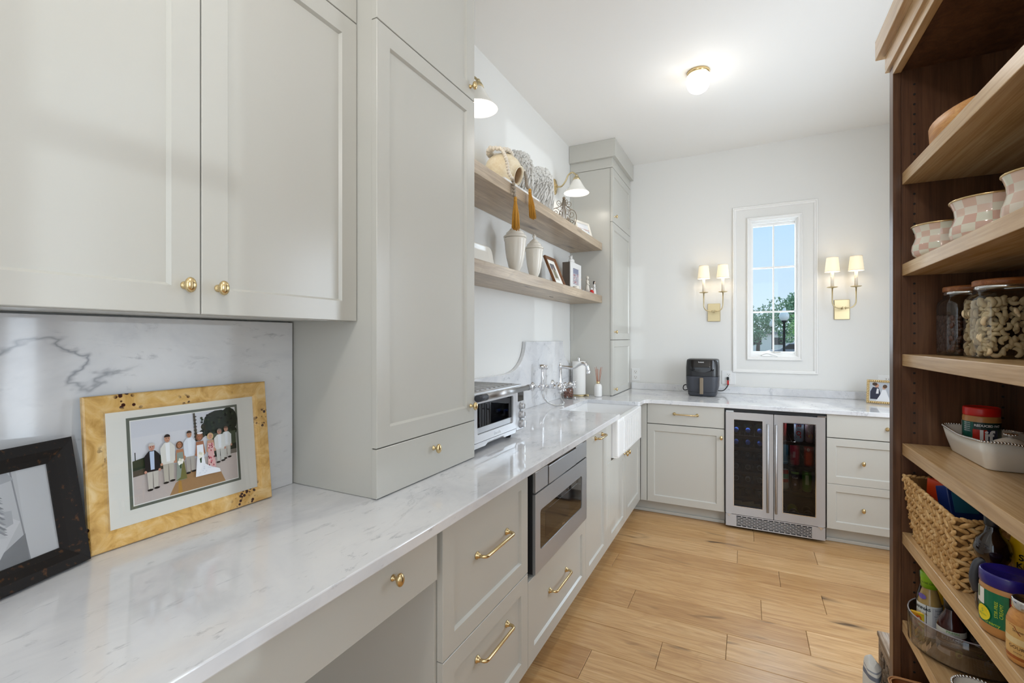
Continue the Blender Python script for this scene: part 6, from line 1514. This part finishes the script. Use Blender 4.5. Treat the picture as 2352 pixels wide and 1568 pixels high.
# --- beaded bowl in front, leather bin below
bb = thing('beaded_bowl', 'small white bowl with a silver beaded rim at the front of the low shelf', 'bowl', (.503, 1.512, SZ))
MB().lathe([(.022, 0), (.026, .003), (.042, .026), (.049, .058), (.047, .0585), (.040, .028), (.024, .008), (0, .006)], (0, 0, 0), 36).build('bowl', 'glaze_white', bb, local=True)
mb = MB()
for k in range(44): a = 2 * PI * k / 44; mb.ball((.0485 * math.cos(a), .0485 * math.sin(a), .0595), .0037, 8, 6)
stuff(mb.build('beaded_rim', 'silver', bb, local=True))
lb = thing('leather_bin', 'brown leather bin with pale stitched edges standing proud of the lowest shelf', 'bin', (.545, 1.715, SH[7] + .0005))
def lrow(o_, z): return [(x, y, z) for x, y, _ in sq(.148 + o_, .140 + o_, .03, z, 8)]
mb = MB(); rg_ = [lrow(-.012, 0), lrow(-.006, .006), lrow(0, .138), lrow(-.004, .138), lrow(-.010, .010)]
mb.grid(rg_, closed_u=True); mb.poly(rg_[0][::-1]); mb.poly(rg_[-1]); mb.build('leather_shell', 'leather', lb, local=True)
mb = MB(); mb.tube(lrow(.0003, .1385), .0022, 6, True); mb.tube(lrow(-.0045, .1385), .0022, 6, True); mb.build('stitched_edge', 'leather_edge', lb, local=True)

# --- carved wooden crate on the floor past the bookcase, with a striped cloth
cr = thing('carved_crate', 'distressed wooden box with carved openwork sides on the floor past the bookcase', 'box', (.61, 2.070, 0))
cx0, cx1, cy0, cy1, cz = .442, .80, 1.972, 2.175, .300
MB().box(cx0 - .004, cx1, cy0 - .002, cy1 + .004, cz - .016, cz, .002).build('top_board', 'distressed_wood', cr)
for yy in (cy0, cy1 - .026): MB().box(cx0, cx0 + .026, yy, yy + .026, .0005, cz - .0165, .002).build('corner_post', 'distressed_wood', cr)
for xx in (cx1 - .03,): MB().box(xx, xx + .026, cy0, cy1, .0005, cz - .0165).build('back_side', 'distressed_wood', cr)
MB().box(cx0, cx0 + .018, cy0 + .027, cy1 - .027, cz - .050, cz - .0165, .001).build('upper_rail', 'distressed_wood', cr)
MB().box(cx0, cx0 + .018, cy0 + .027, cy1 - .027, .050, .090, .001).build('lower_rail', 'distressed_wood', cr)
MB().box(cx0 + .027, cx1 - .031, cy1 - .018, cy1 - .001, .05, cz - .017).build('end_board', 'distressed_wood', cr)
MB().box(cx0 + .027, cx1 - .031, cy0 + .001, cy0 + .018, .05, cz - .017).build('end_board', 'distressed_wood', cr)
mb = MB(); pl2 = lambda a, b_: (cx0 + .009, a, b_)
for k in range(3):
    c_ = (cy0 + .055 + k * .047, .172)
    mb.tube(spiral(c_, .026, .006, k, k + 9.5, 26, pl2), .0048, 6)
    mb.tube([pl2(c_[0] + .032 * math.cos(a), c_[1] + .068 * math.sin(a)) for a in [2 * PI * j / 20 for j in range(20)]], .0048, 6, True)
mb.build('carved_fretwork', 'distressed_wood', cr)
tw_ = thing('striped_cloth', 'white cloth with grey blue stripes rolled against the foot of the carved box', 'cloth', (.412, 2.070, 0))
b_ = mat('striped_linen', '#e4e2dc', .9); t = NT(b_)
sx_ = t.n('SeparateXYZ'); t.l(t.coord(), sx_.inputs[0]); wv_ = t.math('FRACT', t.math('MULTIPLY', sx_.outputs['Z'], 13.))
st = t.ramp(wv_, [(0., 0.), (.30, 0.), (.31, 1.), (.5, 1.), (.51, 0.), (.62, 0.), (.625, .8), (.66, .8), (.665, 0.)]); t.col(t.mix(st, '#e4e2dc', '#7d8494'))
t.bump(t.noise(t.coord((400, 400, 400)), 1, 1), .2, .001)
mb = MB(); rows_ = []
for i in range(15):
    z = .002 + .222 * i / 14; f_ = i / 14
    rows_.append([((.022 + .012 * (1 - f_) + .004 * math.sin(3 * a + i * .6)) * math.cos(a) * (1 if i < 14 else .5) - .004 * f_, (.040 + .02 * (1 - f_) + .006 * math.sin(2 * a + i * .8)) * math.sin(a) * (1 if i < 14 else .5) + .03 * f_, z + .010 * math.sin(a) * f_) for a in [2 * PI * k / 26 for k in range(26)]])
mb.grid(rows_, closed_u=True); mb.poly(rows_[-1]); mb.poly(rows_[0][::-1]); mb.build('cloth_roll', 'striped_linen', tw_, local=True)

# ---------------------------------------------------------------- outside the window
GZ = -.35
gm = mat('street', '#8d8f8c', .9); struct(MB().box(-60, 70, YB + .5, 160, GZ - .3, GZ).build('ground', gm)).name = 'ground'
lf1 = mat('leaves_dark', '#7d9b76', .7); lf2 = mat('leaves_light', '#a5c67c', .7); bark = mat('bark', '#5f5348', .9)
def tree(x, y, h, w_, m, label, seed, n=1500, low=.25):
    t_ = thing('tree', label, 'tree', (x, y, GZ), 0, 'trees across the street'); rq = random.Random(seed)
    MB().tube([(0, 0, 0), (.05, 0, h * .3), (-.04, .05, h * .62)], [.20, .15, .08], 9).build('trunk', 'bark', t_, local=True)
    mb = MB(); cl = [(rq.gauss(0, .32) * w_, rq.gauss(0, .28) * w_, h * (low + (1 - low) * (.15 + .75 * rq.random())), w_ * rq.uniform(.24, .42)) for _ in range(16)]
    vs, fs = [], []
    for k in range(n):
        cx, cy, cz_, r_ = cl[k % len(cl)]; d = Vector((rq.gauss(0, 1), rq.gauss(0, 1), rq.gauss(0, 1))).normalized() * r_ * (.55 + .45 * rq.random())
        s_ = rq.uniform(.10, .20) * (w_ / 3); p_ = Vector((cx, cy, min(h, max(h * low * .6, cz_ + d.z)))) + Vector((d.x, d.y, 0))
        a = Vector((rq.gauss(0, 1), rq.gauss(0, 1), rq.gauss(0, 1))).normalized(); b2 = a.orthogonal().normalized()
        i = len(vs); vs += [p_ - a * s_, p_ + b2 * s_ * .5, p_ + a * s_, p_ - b2 * s_ * .5]; fs.append((i, i + 1, i + 2, i + 3))
    mb._add(vs, fs); stuff(mb.build('leaves', m, t_, local=True, fix=False)); return t_
tree(-1.2, 48, 4.6, 3.0, lf1, 'grey-green leafy tree at the left behind the window', 1); tree(1.0, 52, 5.0, 3.2, lf1, 'grey-green leafy tree in the middle behind the street lamps', 2)
tree(4.05, 46, 5.6, 3.0, lf1, 'taller dark leafy tree at the right behind the window', 3, 2200); tree(3.7, 40, 3.5, 1.6, lf2, 'bright yellow-green young tree at the lower right of the window', 4, 900)
tree(-6, 50, 5.2, 3.6, lf1, 'leafy tree hidden left of the window opening', 5); tree(8.5, 50, 5.6, 3.6, lf1, 'leafy tree hidden right of the window opening', 6)
def street_lamp(x, y, h, r, label):
    t_ = thing('street_lamp', label, 'street lamp', (x, y, GZ), 0, 'street lamps outside')
    MB().lathe([(r * .55, 0), (r * .6, .1), (r * .4, .5), (r * .26, .6), (r * .22, h - r * 2.4), (r * .5, h - r * 2.2), (r * .55, h - r * 1.9)], (0, 0, 0), 14).build('post', 'black_paint', t_, local=True)
    MB().lathe([(r * .55, 0), (r * .95, r * .5), (r, r * 1.1), (r * .7, r * 1.8), (r * .35, r * 2.2), (r * .2, r * 2.6), (0, r * 2.75)], (0, 0, h - r * 1.9), 16).build('globe', 'white_ceramic', t_, local=True)
    return t_
street_lamp(1.880, 30.0, 3.25, .26, 'nearer black street lamp with a white acorn globe seen through the window')
street_lamp(2.00, 46, 3.25, .25, 'farther street lamp with a white globe left of the nearer one')
car = thing('car', 'pale parked car seen low in the right of the window', 'car', (3.1, 38.5, GZ))
bodyp = [(-2.1, .35), (-2.15, .75), (-1.6, .92), (-1.0, 1.0), (-.45, 1.42), (.75, 1.45), (1.35, 1.02), (2.0, .90), (2.15, .6), (2.1, .35)]
MB().prism(bodyp, -.85, .85, .05, axis='y').build('body', 'cap_grey', car, local=True)
MB().prism([(-.85, 1.02), (-.42, 1.36), (.68, 1.38), (1.1, 1.02)], -.87, .87, axis='y').build('windows', 'dark_glass', car, local=True)
for xx in (-1.35, 1.35):
    for yy in (-.86, .70): MB().lathe([(.18, 0), (.31, .01), (.32, .15), (.18, .16)], (xx, yy, .32), 20, (0, 1, 0)).build('wheel', 'rubber', car, local=True)
wb = thing('low_building', 'pale low building behind the trees across the street', 'building', (1.5, 75, GZ))
MB().box(-14, 14, 0, 8, 0, 2.4).build('walls', 'cream_ceramic', wb, local=True); MB().box(-14.4, 14.4, -.4, 8.4, 2.4, 2.7).build('roof', 'cap_grey', wb, local=True)
for k in range(9): MB().box(-12 + k * 2.8, -10.8 + k * 2.8, -.05, .05, .9, 1.9).build('window', 'dark_glass', wb, local=True)
